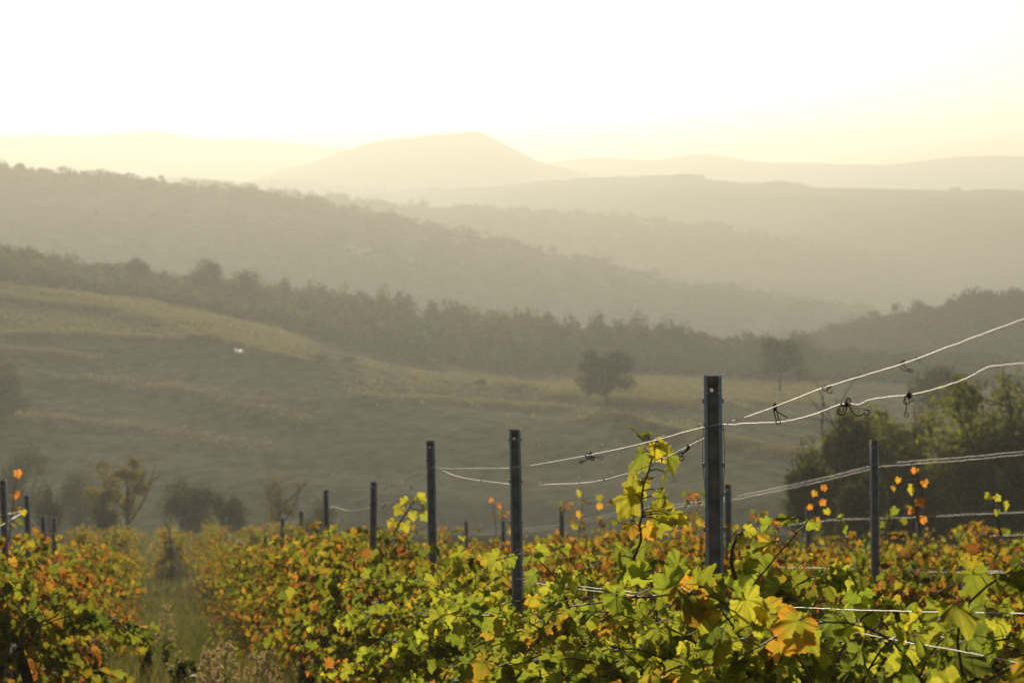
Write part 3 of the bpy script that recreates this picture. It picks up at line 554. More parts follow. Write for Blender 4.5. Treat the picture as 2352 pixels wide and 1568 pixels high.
POST_Y = {'A': [], 'B': [], 'C': [], 'D': []}
X0 = {'A': 1.70, 'B': 4.70, 'C': 7.70, 'D': -1.33, 'E': 10.7, 'H': 13.7, 'I': 16.7, 'K': -4.33}
ROWNAME = {'A': 'nearest row', 'B': 'second row', 'C': 'third row', 'D': 'row across the grassy lane', 'E': 'fourth row', 'H': 'fifth row', 'I': 'sixth row', 'K': 'far row across the lane'}
POSTS = {'A': [(1637, 863, 'tallest steel vine post with a clean hole and long wire loops'), (1182, 986, 'second tallest steel post, between the tallest post and the next down its row'), (988, 1011, 'steel post where two bright wires meet, third down the nearest row'),
               (858, 1105, 'fourth steel post down the nearest row, among yellow leaves'), (748, 1124, 'fifth steel post down the nearest row, with kinked wire ends'), (692, 1174, 'sixth steel post down the nearest row, half hidden in leaves'), (649, 1188, 'seventh steel post down the nearest row'),
               (608, 1204, 'eighth steel post down the nearest row'), (554, 1247, 'ninth steel post down the nearest row, only its tip showing'), (528, 1262, 'tenth steel post down the nearest row, a tiny dark tip')],
         'B': [(2009, 1010, 'tallest steel post of the second row, in front of the leafy trees'), (1672, 1112, 'steel post half hidden right behind the tallest post'), (1452, 1170, 'steel post behind the tall leafy shoot'), (1290, 1163, 'small steel post beside the second tallest post in the row behind it'), (1156, 1196, 'faint small post among orange leaves behind the second tallest post'), (1070, 1196, 'tiny post tip above the yellow vines of the second row'), (930, 1240, 'tiny last post of the second row')],
         'C': [(2112, 1145, 'steel post of the third row under an orange shoot'), (1856, 1165, 'faint steel post of the third row wrapped in orange leaves')],
         'D': [(5, 1102, 'steel post across the lane cut by the picture edge'), (60, 1137, 'steel post across the lane with a bright wire at its side'), (98, 1186, 'small leaf-wrapped post across the lane'), (124, 1188, 'smallest post across the lane with a short wire end')]}

# ------------------------------------------------------------------ steel posts
def make_post(px, ptop, row, label, wide=.056):
    Y = float(rowY(X0[row], px, ptop)); top = P(px, ptop, Y); g = float(G(Y)); H = top[2] - g
    o = empty('vine_post', (top[0], top[1], g), -0.13 * 0.6); tl = .017 if len(POST_Y[row]) < 3 else (.012, -.01, .02, -.015)[len(label) % 4]; o.rotation_euler[1] = -tl; o.location.x += H * tl; tag(o, label, 'vine post', 'steel posts of the vineyard rows'); near = Y < 26
    w = wide / 2; c = .62 * w; dpt = .030; lip = .012
    # folded profile (x, y): web in the middle, two chamfers, two sides, two lips
    prof = np.array([(-w + lip, dpt), (-w, dpt - .002), (-w, .011), (-c, 0), (c, 0), (w, .011), (w, dpt - .002), (w - lip, dpt)]); th = .0022
    seg = np.diff(prof, axis=0); nr = np.stack([-seg[:, 1], seg[:, 0]], -1); nr /= np.linalg.norm(nr, axis=1, keepdims=True)
    vn = np.concatenate([nr[:1], (nr[:-1] + nr[1:]) / np.linalg.norm(nr[:-1] + nr[1:], axis=1, keepdims=True), nr[-1:]]); inn = prof + vn * th
    S = MB()
    for s0, s1 in ((0, 3), (4, 7)):
        ring = np.concatenate([prof[s0:s1 + 1], inn[s0:s1 + 1][::-1]]); k = len(ring); zs = np.linspace(-.3, H, 12)
        v = np.concatenate([np.c_[ring, np.full(k, z)] for z in zs]); i = np.arange(11)[:, None] * k; j = np.arange(k)[None]; j2 = (j + 1) % k
        S.add(v, [np.stack([i + j, i + j2, i + k + j2, i + k + j], -1).reshape(-1, 4), np.array([[11 * k + q for q in range(k)]]), np.array([list(range(k))[::-1]])])
    # notched edge teeth that carry the wires
    for z in np.arange(.5, H - .05, .2):
        for sg in (-1, 1): S.box((sg * (w + .0025), .018, z), (.005, .010, .014))
    S.build('flange', M_STEEL, o)
    Wb = MB(); holes = [(H - .044, .0058, -.004)]
    def sheet(z0, z1):
        Wb.box((0, th / 2 + .0003, (z0 + z1) / 2), (2 * c - .0006, th, z1 - z0))
    edges = [H]
    for z, r, hx in holes:
        hz = max(r * 1.6, .004); sheet(z + hz, edges[-1]); edges.append(z - hz); k = 16; a = np.arange(k) * 2 * math.pi / k + math.pi / k
        inner = np.c_[hx + r * np.cos(a), r * np.sin(a)]; mx = np.maximum(np.abs(np.cos(a)), np.abs(np.sin(a))); ow = c - .0003
        outer = np.c_[np.cos(a) / mx * ow, np.sin(a) / mx * hz]; v = []
        for yy in (.0003, th + .0003): v += [(x_, yy, z + z_) for x_, z_ in inner] + [(x_, yy, z + z_) for x_, z_ in outer]
        i = np.arange(k); j = (i + 1) % k
        Wb.add(np.array(v), [np.concatenate([np.stack([i, k + i, k + j, j], -1), np.stack([2*k + j, 3*k + j, 3*k + i, 2*k + i], -1), np.stack([i, j, 2*k + j, 2*k + i], -1)])])
    sheet(-.3, edges[-1]); Wb.build('web', M_STEELWEB, o)
    return o, Y, H
post_main = None
for row in POSTS:
    for px, pt, lab in POSTS[row]:
        o, Y, H = make_post(px, pt, row, lab); POST_Y[row].append(Y)
        if post_main is None:
            post_main = o
            def zrow(py): return float(P(1637, py, Y)[2] - o.location[2])
            for sg, off in ((-1, .0), (1, .004)):       # long loops hanging down both sides of the tallest post
                z0, z1 = zrow(978), zrow(1140); xs_ = sg * .031
                m = MB(); m.tube(smooth_path([(xs_, -.004, z0), (xs_ * 1.06, -.006, z0 - .05), (xs_ * 1.10, -.007, (z0 + z1) / 2), (xs_ * .95, -.008, z1 + .05), (xs_ * .62 + off, -.010, z1), (xs_ * .5, -.009, z1 + .006), (xs_ * 1.05, -.004, z1 + .004), (xs_ * 1.12, .006, z1 + .014)], 40), .0011, 5); m.build('wire_loop', M_HOOK, o)
                m = MB(); a = np.linspace(0, 5.2, 18); m.tube(np.c_[sg * .034 + .011 * np.cos(a), -.004 + 0 * a, z0 + .010 * np.sin(a)], .0011, 5); m.build('wire_hook', M_HOOK, o)
            m = MB(); m.tube(smooth_path([(-.031, -.006, zrow(975)), (-.012, -.009, zrow(984)), (.014, -.008, zrow(981)), (.034, -.004, zrow(976))], 14), .0010, 5); m.build('wire_tie', M_HOOK, o)

# ------------------------------------------------------------------ wires
def wire(row, pts, label, r=.0017, name='trellis_wire', dX=0.0, sag=True, wob=.0004, group='wires strung along the vineyard rows'):
    p = np.array([rowP(X0[row] + dX, a, b) for a, b in pts]); n = max(24, len(pts) * 12); q = smooth_path(p, n) if sag else p
    rng = np.random.default_rng(abs(hash(label)) % 1000 if False else len(label) * 31 + len(pts)); q = q + rng.normal(0, wob, q.shape) * np.array([.3, .3, 1])
    m = MB(); m.tube(q, r, 6); o = m.build(name, M_WIRE, smooth=True); tag(o, label, 'wire', group); return q
WA1 = [(2480,690),(2352,733),(2305,750),(2200,789),(2090,830),(1990,861),(1900,888),(1790,930),(1700,962),(1640,977),(1600,985),(1510,1010),(1430,1029),(1310,1053),(1200,1071),(1170,1074),(1080,1075),(1000,1073),(985,1069)]
WA2R = [(2480,818),(2352,834),(2310,838),(2265,845),(2230,864),(2150,893),(2100,905),(2030,913),(1990,921),(1974,929),(1950,926),(1935,928),(1880,948),(1800,968),(1745,971),(1700,973),(1688,975),(1660,974)]
WA2L = [(1625,1003),(1600,1015),(1545,1043),(1500,1065),(1420,1093),(1370,1105),(1320,1110),(1260,1112),(1222,1115),(1208,1111),(1180,1112),(1160,1110),(1110,1104),(1070,1098),(1040,1090),(1005,1074),(988,1068)]
wire('A', WA1, 'bright upper wire of the nearest row running over the tallest post', .0012, dX=-.012)
wire('A', WA2R, 'kinked lower bright wire from the tallest post towards the camera', .0012, dX=.045)
wire('A', WA2L, 'lower bright wire sagging between the tallest post and the third post', .0012, dX=.02)
wire('A', [(988,1066),(940,1092),(900,1111),(858,1133),(815,1150),(780,1160),(742,1163)], 'thin upper wire with clinging bits from the third post to the fifth', .0019)
wire('A', [(985,1088),(945,1118),(900,1150),(862,1162),(838,1168),(800,1172),(775,1166),(752,1162)], 'thin lower wire sagging from the third post to the fifth', .0019, dX=.03)
wire('A', [(740,1164),(700,1190),(660,1200),(640,1204),(600,1222),(560,1250)], 'thin wire running on from the fifth post into the leaves', .002)
wire('A', [(2480,1416),(2352,1409),(2200,1406),(1960,1400),(1800,1393),(1640,1385),(1500,1372),(1360,1356),(1180,1331)], 'lower wire passing through the near leaves beside the tallest post', .0013, dX=.06)
wire('A', [(2480,1560),(2352,1525),(2200,1494),(2110,1479),(1900,1440),(1700,1412),(1500,1366),(1350,1348),(1185,1328)], 'lowest wire slanting through the near leaves at the corner', .0013, dX=.0)
for dy, d_, lab in ((0, 0.0, 'upper strand of the paired wires on the second row'), (7, .10, 'lower strand of the paired wires on the second row')):
    wire('B', [(2480,1022+dy*.6),(2352,1036+dy),(2200,1051+dy),(2080,1060+dy),(2009,1067+dy),(1990,1072+dy),(1850,1106+dy),(1760,1125+dy),(1690,1139+dy),(1620,1150+dy),(1500,1163+dy),(1450,1170+dy),(1370,1186+dy),(1290,1203+dy),(1160,1216+dy),(1070,1222+dy)], lab, .0012, dX=d_, wob=.0012)
wire('B', [(2480,1315),(2352,1312),(2200,1309),(2009,1306),(1840,1303),(1680,1302)], 'lower wire of the second row crossing in front of its post', .0017)
wire('B', [(2480,1320),(2352,1316),(2200,1314),(2020,1311)], 'thin second strand just below the lower wire of the second row', .0016, dX=.1)
wire('C', [(2480,1168),(2352,1176),(2200,1182),(2112,1187),(2020,1190),(1910,1194),(1830,1203),(1740,1214),(1650,1232)], 'upper wire of the third row crossing behind the second row post', .002, wob=.0015)
wire('C', [(2480,1222),(2352,1228),(2265,1231)], 'short bright lower wire of the third row', .002, wob=.0015)
wire('D', [(-80,1190),(0,1182),(30,1178),(60,1172),(98,1215),(124,1232)], 'bright wire on the posts across the lane', .0035, dX=-.03)
wire('D', [(-80,1232),(5,1205),(35,1187),(48,1180)], 'slanting bright wire end at the edge post across the lane', .0035, dX=.03)

# ------------------------------------------------------------------ dried tendrils left on the wires
def tendril(row, px, py, size, label, seed, strands=2, curl=True, dX=0.0, knot=1.0, k2=1):
    rng = np.random.default_rng(seed); q = rowP(X0[row] + dX, px, py); s = 1.08 * size / F * q[1]; m = MB()
    u = rowP(X0[row] + dX, px + 10, py - 4) - q; u /= np.linalg.norm(u)
    for kk in range(k2):
        c = u * s * .42 * kk; a = np.linspace(0, 16, 60); rr = s * .12 * knot * rng.uniform(.7, 1.2) * (1 + .3 * np.sin(a * 1.7))
        m.tube(c + (a / 16 - .5)[:, None] * u * s * .3 + np.c_[.2 * rr * np.cos(a), rr * np.cos(a), rr * np.sin(a)], s * .035, 4)
        m.tube(c + u * (np.linspace(-.14, .14, 7)[:, None] * s), s * np.array([.02, .07, .09, .10, .09, .06, .02]) * knot, 6)
    for i in range(strands):
        d = np.array([rng.normal(0, .5), 0, -1.0]); p = np.array([rng.normal(0, .1) * s, 0, 0]); pts = [p]; w = rng.normal(0, .12); L = int(rng.integers(9, 15))
        for t in range(L):
            w += rng.normal(0, .10); ca, sa = math.cos(w), math.sin(w); d = np.array([d[0] * ca - d[2] * sa, d[1] + rng.normal(0, .1), d[0] * sa + d[2] * ca]); d /= np.linalg.norm(d); p = p + d * s * .085; pts.append(p)
        if curl and rng.random() < .7:
            a = np.linspace(0, 5.6, 14); r = s * .12; b = pts[-1] + np.array([r, 0, 0]); pts += [b + np.array([-r * math.cos(t), .02 * s * t, -r * math.sin(t)]) for t in a[1:]]
        m.tube(smooth_path(np.array(pts), len(pts) * 2), np.linspace(s * .036, s * .020, len(pts) * 2), 4)
    o = m.build('dried_tendril', M_DRY, loc=q, smooth=True); tag(o, label, 'dried tendril', 'dried tendrils clinging to the wires')
TEND = [(1780,933,42,'big dried tendril knot on the upper wire just past the tallest post',1,3,0,1.3,1),(1908,887,30,'small double-curled dried tendril on the upper wire',2,2,0,.8,1),(2070,834,26,'row of dried tendril knots near the high end of the upper wire',3,2,0,1.2,3),(2104,822,20,'small hooked dried tendril just above the row of knots',4,1,0,.8,1),(2305,750,16,'tiny dried knot highest on the upper wire',5,0,0,1.3,1),
        (1944,927,48,'long dangling dried tendril on the kinked lower wire',6,3,.045,.9,1),(1932,929,16,'small dried knot beside the long dangling tendril',7,0,.045,1.2,1),(2088,908,36,'fat dried tendril knot with a ring on the kinked lower wire',8,2,.045,1.9,1),
        (1357,1042,30,'spidery dried tendril on the upper wire between the two tall posts',9,4,0,1.0,1),(1508,1011,24,'dried tendril on the upper wire above the tall leafy shoot',10,2,0,.8,2),(1280,1059,10,'tiny dried knot on the upper wire past the second post',11,0,0,1.2,1),(1252,1065,10,'tiniest dried knot on the upper wire, nearest the second post',12,0,0,1.2,1),
        (1580,1026,42,'dangling dried tendril on the lower wire beside the tallest post',13,2,.02,.7,1),(1520,1055,18,'dark dried knot on the lower wire behind the leafy shoot',14,0,.02,1.5,1),(1498,1066,14,'small dried knot below the leafy shoot on the lower wire',15,0,.02,1.3,1),(1386,1102,12,'tiny dried knot on the sagging lower wire',16,0,.02,1.3,2),(1330,1109,10,'dried knot on the lowest sag of the lower wire',17,0,.02,1.3,2),
        (1145,1075,9,'dried knots on the upper wire just before the second post',18,0,0,1.2,4),(1100,1075,8,'dried knots on the upper wire halfway to the third post',19,0,0,1.2,3),(1105,1103,9,'dried specks on the lower wire between the second and third posts',20,1,.02,1.2,3),
        (900,1111,9,'dried tendril on the thin upper wire before the fourth post',21,1,0,1.4,1),(882,1121,8,'dried speck on the thin upper wire beside the fourth post',22,0,0,1.4,1),(945,1118,10,'dried tendril on the thin lower wire near the third post',23,1,.03,1.6,2),(918,1137,9,'dried speck on the thin lower wire above the yellow leaves',24,0,.03,1.5,1),(884,1158,12,'dried cluster on the thin lower wire by the fourth post',25,2,.03,1.5,1)]
for px, py, sz, lab, sd, st, dx, kn, k2 in TEND: tendril('A', px, py, sz, lab, sd, st, True, dx, kn, k2)

# ------------------------------------------------------------------ the vines
VAR = {}
def variant(kind, i):
    if (kind, i) not in VAR:
        kw = {'mixed': dict(level=1, autumn=.30, autumn_low=.7), 'orange': dict(level=1, autumn=.62, autumn_low=.85), 'farmixed': dict(height=1.35, nst=(14, 28), level=2, autumn=.45, autumn_low=.7, shoots=20, dens=.95), 'farorange': dict(height=1.35, nst=(14, 28), level=2, autumn=.62, autumn_low=.8, shoots=20, dens=.95),
              'tallmixed': dict(level=1, autumn=.34, autumn_low=.7, height=1.2, nst=(13, 26), shoots=21), 'tallorange': dict(level=1, autumn=.66, autumn_low=.85, height=1.22, nst=(13, 26), shoots=21),
              'young': dict(level=2, autumn=.42, autumn_low=.5, shoots=20, height=1.1, low=16, dens=.95, trunk=.45)}[kind]
        VAR[kind, i] = vine_meshes(1000 + i * 7 + sum(map(ord, kind)), **kw)
    return VAR[kind, i]
rng = np.random.default_rng(5)
def after_post(row, Y):
    ys_ = POST_Y[row]; k = max([i for i, v in enumerate(ys_) if v <= Y + .3], default=-1); return k
NAMES = {'A': ['the tallest post', 'the second tallest post', 'the third post', 'the fourth post', 'the fifth post', 'the sixth post', 'the seventh post', 'the eighth post', 'the ninth post', 'the tenth post']}
cnt = {}
def vine_row(row, y0, y1, step, near_fn, far_label, share_from):
    Y = y0
    while Y < y1:
        X = X0[row] + ROWSLOPE * Y + rng.normal(0, .05); near_fn(row, X, Y, far_label, share_from); Y += step * rng.uniform(.93, 1.07)
def lab_for(row, Y, look):
    if row == 'A':
        k = after_post('A', Y); key = ('A', k); cnt[key] = cnt.get(key, 0) + 1
        if k < 0: return f"{look} vine, {ORD[cnt[key]-1]} from the near corner before the tallest post"
        return f"{look} vine, {ORD[cnt[key]-1]} after {NAMES['A'][k]} of the nearest row"
    cnt[row] = cnt.get(row, 0) + 1
    return f"{look}, vine {cnt[row]} counted from the near end of the {ROWNAME[row]}"
def fn_A(row, X, Y, fl, sf):
    a = float(np.interp(Y, [5, 10, 14, 20, 28, 60], [.0, .02, .12, .28, .42, .5])); al = float(np.interp(Y, [5, 10, 14, 20, 60], [.0, .07, .38, .75, .72]))
    if Y < 19:
        me = vine_meshes(int(Y * 100), 0 if Y < 13.5 else 1, a, autumn_low=al, shoots=22 if Y < 13.5 else 21, low=7, height=float(np.interp(Y, [6.6, 9, 12, 17, 25], [.97, .92, .84, .93, 1.08])), nst=(11, 23), size=(.052, .104) if Y < 8 else (.048, .094))
        return place_vine(me, X, Y, lab_for('A', Y, 'green leafy' if Y < 12 else 'green and orange'), 'vines of the nearest row')
    kind = 'tallmixed' if Y < 36 else 'farmixed'; me = variant(kind, int(rng.integers(0, 6 if Y < 36 else 5)))
    lab = lab_for('A', Y, 'turning green and orange') if Y < sf else fl
    place_vine(me, X, Y, lab, 'vines of the nearest row' if Y < sf else 'small vines at the far end of the nearest row', rng.random() < .5, rng.uniform(.92, 1.08), rng.uniform(.92, 1.03))
def fn_side(row, X, Y, fl, sf):
    orange = rng.random() < {'D': .35, 'B': .7, 'C': .75}.get(row, .7); far = Y > 36
    me = variant(('far' if far else 'tall' if row in 'CEHI' or Y > {'B': 18.5, 'D': 29}.get(row, 0) else '') + ('orange' if orange else 'mixed'), int(rng.integers(0, 6 if not far else 5)))
    lab = (ORD[cnt.get(row, 0)] if cnt.get(row, 0) < 12 else None)
    if Y < sf and lab:
        cnt[row] = cnt.get(row, 0) + 1; L_ = f"{'orange-leaved' if orange else 'green and orange'} vine, {lab} from the near end of the {ROWNAME[row]}"; g = f"vines of the {ROWNAME[row]}"
    else: L_ = fl; g = f"merging vines of the {ROWNAME[row]}"
    place_vine(me, X, Y, L_, g, rng.random() < .5, rng.uniform(.95, 1.1), rng.uniform(.92, 1.02))
vine_row('A', 4.0, 76, 1.02, fn_A, 'small turning vine merging into the far end of the nearest row', 34)
vine_row('D', 14.6, 66, 1.08, fn_side, 'small turning vine merging into the far end of the row across the lane', 27)
vine_row('B', 11.5, 62, 1.08, fn_side, 'orange and green vine merging into the far part of the second row', 24)
vine_row('C', 20.0, 62, 1.15, fn_side, 'orange vine merging into the mass of the third row', 20)
vine_row('E', 28.0, 62, 1.25, fn_side, 'small orange vine merging into the fourth row behind the posts', 0)
vine_row('H', 37.0, 64, 1.4, fn_side, 'small orange vine merging into the fifth row before the trees', 0)
vine_row('I', 46.0, 66, 1.5, fn_side, 'small orange vine merging into the sixth row before the trees', 0)
# sprawling green vine at the lower corner across the lane
me = vine_meshes(4242, 1, .10, autumn_low=.3, shoots=9, low=12, height=.5, size=(.06, .10), sprawl=1.6)
place_vine(me, P(40, 1500, 14.2)[0], 14.2, 'bright green sprawling vine in the lower corner across the lane', 'vines of the row across the grassy lane', zs=1.08)
# lower block: rows seen end-on, each with its leaning wooden end stake
blk = [(180, 84, 1200), (268, 86, 1196), (392, 80, 1188), (498, 92, 1192), (590, 90, 1190), (655, 96, 1196)]
for k, (px, Y0, pt) in enumerate(blk):
    n = 6 if k < 4 else 5
    for i in range(n):
        Y = Y0 + 1.0 + i * 1.6; X = float(P(px, 1250, Y0)[0]) + ROWSLOPE * (Y - Y0) * .9
        place_vine(variant('young', int(rng.integers(0, 4))), X, Y, ['yellowing young vine of the end-on row farthest across the lane', 'yellowing young vine of the row behind the thin upright stake', 'yellow-orange young vine of the row behind the leaning stake in the lane', 'yellow-green young vine of the row behind the most slanted stake', 'pale young vine in the end-on row below the bare tree', 'pale young vine in the last end-on row beside the small posts'][k],
                   ['young vines of the farthest end-on row', 'young vines behind the thin stake', 'young vines behind the leaning stake', 'young vines behind the slanted stake', 'young vines below the bare tree', 'young vines of the last end-on row'][k], rng.random() < .5, 1.0, rng.uniform(1.1, 1.3))
def stake(pts, Y, r, label):
    p = smooth_path([P(a, b, Y + dy) for a, b, dy in pts], 16); rg = np.random.default_rng(len(label)); p += rg.normal(0, .012, p.shape); b = p[0].copy(); m = MB(); m.tube(p - b, r * rg.uniform(.85, 1.15, 16), 7); o = m.build('wooden_stake', M_WOOD, loc=b, smooth=True); tag(o, label, 'stake', 'weathered end stakes of the lower rows')
stake([(259, 1330, 0), (262, 1270, 0), (264, 1225, .2), (268, 1188, .4)], 82.5, .034, 'thin nearly upright weathered stake beyond the vines across the lane')
stake([(418, 1345, 0), (412, 1305, .1), (398, 1255, .3), (385, 1215, .5), (376, 1188, .7)], 76.0, .040, 'crooked leaning weathered stake in the middle of the grassy lane')
stake([(540, 1290, 0), (525, 1250, .2), (508, 1215, .4), (490, 1184, .7)], 86.0, .022, 'thin slanted pale stake beyond the lane, near the small posts')
for px, Y, lab in ((202, 98, 'thin far post beside the farthest end-on row'), (412, 108, 'thin far post behind the leaning stake'), (520, 110, 'thin far post behind the most slanted stake')):
    b = P(px, 1190, Y); g = float(G(Y)); m = MB(); m.tube([(0, 0, -.2), (0, 0, 1.), (0, 0, b[2] - g)], .035, 6); m.tube([(0, 0, b[2] - g - .1), (0, 0, b[2] - g)], .042, 6); o = m.build('thin_post', M_STEEL, loc=(b[0], Y, g)); tag(o, lab, 'post', 'thin posts at the far end of the vineyard')

# tall shoots standing above the canopy, each a part of the vine it grows from
def tall_shoot(row, path, leaves, au, parent_label, level=0, seed=1, r=.0055):
    """a vine's single upright shoot: cane traced by its real height, with its leaves and stalks as parts"""
    level = 0; r = r if seed == 11 else r * 1.35; lscale = .78 if seed == 11 else .66
    rg = np.random.default_rng(seed); Yb = float(rowY(X0[row], *path[0])); pts = np.array([P(a, b, Yb) for a, b in path]); q = smooth_path(pts, len(path) * 6)
    par = min([o for o in bpy.data.objects if o.name.startswith('grape_vine')], key=lambda o: (o.location.x - pts[0, 0]) ** 2 + (o.location.y - Yb) ** 2)
    bpy.context.view_layer.update(); inv = par.matrix_world.inverted()
    m = MB(); m.tube(q, np.linspace(r, r * .45, len(q)), 6); L = MB(); lp, ln, lt, ls, lc = [], [], [], [], []
    for (a, b, sz, face, tx, ty, cidx) in leaves:
        c = P(a, b, Yb + rg.normal(0, .03)); k = np.argmin(((q - c) ** 2).sum(1)); node = q[max(0, k - 1)]; s = sz / F * c[1] * lscale
        m.tube(smooth_path([node, (node + c) / 2 + np.array([0, 0, .01]), c], 6), np.linspace(.0018, .0012, 6) * r / .004, 4)
        lp.append(c); ln.append(face + rg.normal(0, .4, 3)); lt.append(np.array([tx, rg.normal(0, .15), ty])); ls.append(s); lc.append(PAL[cidx] * rg.uniform(.95, 1.2))
    add_leaves(L, rg, np.array(lp), np.array(ln), np.array(lt), np.array(ls), np.array(lc), level, np.where(np.array([l[6] for l in leaves]) > 3, .7, .12), curl=.9)
    for nm, mb, mt in (('shoot', m, M_CANE), ('shoot_leaves', L, M_LEAF if level == 0 else M_LEAF2)):
        o = mb.build(nm, mt, smooth=True); o.parent = par; o.matrix_parent_inverse = inv
    return par
U, D_, N_ = np.array([0, -.3, 1.0]), np.array([0, -1.0, .25]), np.array([.6, -.7, .3]); S_ = np.array([.95, -.2, .2]); SL = np.array([-.8, -.5, .35])
par = tall_shoot('A', [(1448,1300),(1462,1265),(1472,1240),(1470,1200),(1476,1180),(1474,1150),(1478,1115),(1490,1080),(1497,1050),(1496,1020),(1490,1004)],
    [(1476,1006,66,np.array([.1,-.45,.9]),-1,-.25,0),(1497,1010,52,U,.2,-1,3),(1490,998,30,U,-.9,.2,2),(1474,1040,74,N_,-.75,-.75,2),(1512,1022,62,D_,.15,-1,3),(1530,1045,84,S_,.05,-1,2),(1528,1085,58,S_,.3,-1,2),(1466,1108,70,D_,-.5,-.7,1),(1472,1104,44,np.array([-.2,-.9,.5]),.9,.2,1),(1454,1138,84,D_,-.65,-.85,1),
     (1516,1130,50,N_,.4,-1,0),(1526,1142,40,SL,.2,-1,1),(1448,1206,54,D_,-.1,-1,4),(1484,1210,50,D_,.5,-.9,4),(1500,1168,60,np.array([.1,-.25,1]),.9,-.15,1),(1508,1186,66,D_,.2,-1,0),(1540,1180,58,np.array([.2,-.5,.8]),.9,-.5,1),(1556,1186,40,D_,.6,-.8,1),(1520,1200,56,N_,.1,-1,1)], .1, '', 0, 11)
tall_shoot('A', [(905,1225),(925,1190),(945,1160),(955,1140)], [(918,1166,36,D_,-.6,-.8,1),(936,1150,34,N_,-.5,-.6,1),(960,1142,34,D_,.7,-.5,1),(968,1160,36,S_,.3,-1,0),(948,1176,34,D_,0,-1,1),(975,1180,32,N_,.5,-1,0),(905,1196,32,D_,-.4,-1,3),(930,1200,36,D_,.2,-1,1)], .1, '', 1, 12)
tall_shoot('A', [(1690,1330),(1680,1290),(1690,1240),(1705,1222)], [(1690,1225,40,U,-.8,-.2,1),(1712,1218,42,D_,.8,-.1,1),(1700,1232,34,D_,.2,-1,1)], .1, '', 0, 13)
tall_shoot('B', [(2112,1210),(2105,1170),(2118,1130),(2108,1095),(2105,1075)], [(2103,1076,24,D_,-.3,-1,5),(2124,1106,26,D_,.4,-1,5),(2096,1118,32,D_,-.4,-.8,3),(2112,1148,32,D_,.5,-.9,5),(2098,1170,28,D_,-.6,-1,6),(2064,1098,20,D_,-.3,-1,4),(2050,1118,18,D_,.1,-1,4),(2120,1188,26,D_,0,-1,5)], .9, '', 1, 14)
tall_shoot('B', [(1880,1220),(1870,1180),(1884,1140),(1890,1115)], [(1892,1116,20,D_,.3,-1,5),(1872,1130,22,D_,-.5,-1,4),(1886,1150,22,D_,.4,-.8,5),(1862,1160,20,D_,-.4,-1,5),(1898,1170,22,D_,.4,-1,3),(1876,1190,24,D_,0,-1,4)], .9, '', 1, 15)
tall_shoot('B', [(2300,1230),(2290,1190),(2282,1150)], [(2272,1138,26,D_,-.4,-.6,1),(2288,1140,24,D_,.5,-.5,1),(2306,1156,26,D_,.2,-1,1),(2290,1172,22,D_,0,-1,0)], .2, '', 1, 16)
tall_shoot('B', [(1140,1250),(1138,1200),(1132,1160),(1128,1148)], [(1130,1146,16,D_,-.5,-1,5),(1146,1158,16,D_,.4,-1,6),(1134,1176,18,D_,-.2,-1,5)], .9, '', 1, 17)
tall_shoot('B', [(1330,1230),(1335,1180),(1338,1140),(1336,1126)], [(1332,1128,22,D_,-.2,-1,1),(1340,1150,20,D_,.4,-1,3),(1376,1140,22,D_,.3,-1,1),(1378,1158,20,D_,-.3,-1,4),(1330,1176,22,D_,0,-1,4)], .3, '', 1, 18)
tall_shoot('D', [(20,1240),(28,1180),(34,1120),(40,1090)], [(40,1082,26,D_,.2,-1,5),(38,1130,24,D_,0,-1,6),(42,1168,28,D_,.1,-1,4),(52,1172,20,D_,.4,-1,3),(10,1196,26,D_,-.4,-1,5)], .8, '', 1, 19)

# ------------------------------------------------------------------ grass and weeds in the lane and under the rows
def blades(mb, rng, n, xr, Y0, Y1, h, w, cols, dens_pow=1.0):
    Y = Y0 + (Y1 - Y0) * rng.random(n) ** dens_pow; X = rng.uniform(xr[0], xr[1], n) + ROWSLOPE * Y; z = G(Y) - .02
    clump = fbm(X * .9, Y * .9, 8, 3); hh = h * rng.uniform(.45, 1.25, n) * (.45 + 1.1 * clump); a = rng.uniform(0, 6.28, n); b = rng.uniform(.1, .7, n) * hh; d = np.stack([np.cos(a), np.sin(a), 0 * a], -1)
    s = np.stack([-np.sin(a), np.cos(a), 0 * a], -1); p0 = np.stack([X, Y, z], -1); ww = (w * rng.uniform(.6, 1.4, n))[:, None]; up = np.array([0, 0, 1.0])
    p1 = p0 + up * (hh * .6)[:, None] + d * (b * .35)[:, None]; p2 = p0 + up * hh[:, None] + d * b[:, None]
    v = np.stack([p0 - s * ww, p0 + s * ww, p1 - s * ww * .8, p1 + s * ww * .8, p2], 1); i = np.arange(n)[:, None] * 5
    c = np.asarray(cols)[rng.integers(0, len(cols), n)] * rng.uniform(.7, 1.3, (n, 1)) * (.7 + .6 * clump)[:, None]
    mb.add(v.reshape(-1, 3), [i + np.array([[0, 1, 3, 2]]), i + np.array([[2, 3, 4]])], np.repeat(c, 5, 0))
rng = np.random.default_rng(9); m = MB(); GC = [(.065, .09, .022), (.082, .105, .028), (.10, .10, .036), (.15, .13, .06), (.05, .072, .02)]; DC = GC + [(.22, .18, .10), (.2, .165, .085)]
blades(m, rng, 26000, (-1.6, 1.7), 13, 32, .20, .004, GC); blades(m, rng, 26000, (-1.6, 1.9), 32, 76, .24, .008, GC[:4]); blades(m, rng, 16000, (-6, 5), 70, 128, .35, .014, DC); blades(m, rng, 14000, (1.6, 5), 7, 24, .32, .004, DC); blades(m, rng, 6000, (-4, 9), 110, 160, .5, .02, DC)
blades(m, rng, 20000, (-1.7, 1.7), 13.5, 22, .34, .004, DC); blades(m, rng, 9000, (5, 16), 14, 60, .3, .008, DC)
o = m.build('lane_grass', M_GRASS); tag(o, 'rough green and straw-coloured grass filling the lane between vine rows', 'grass', None, 'stuff')
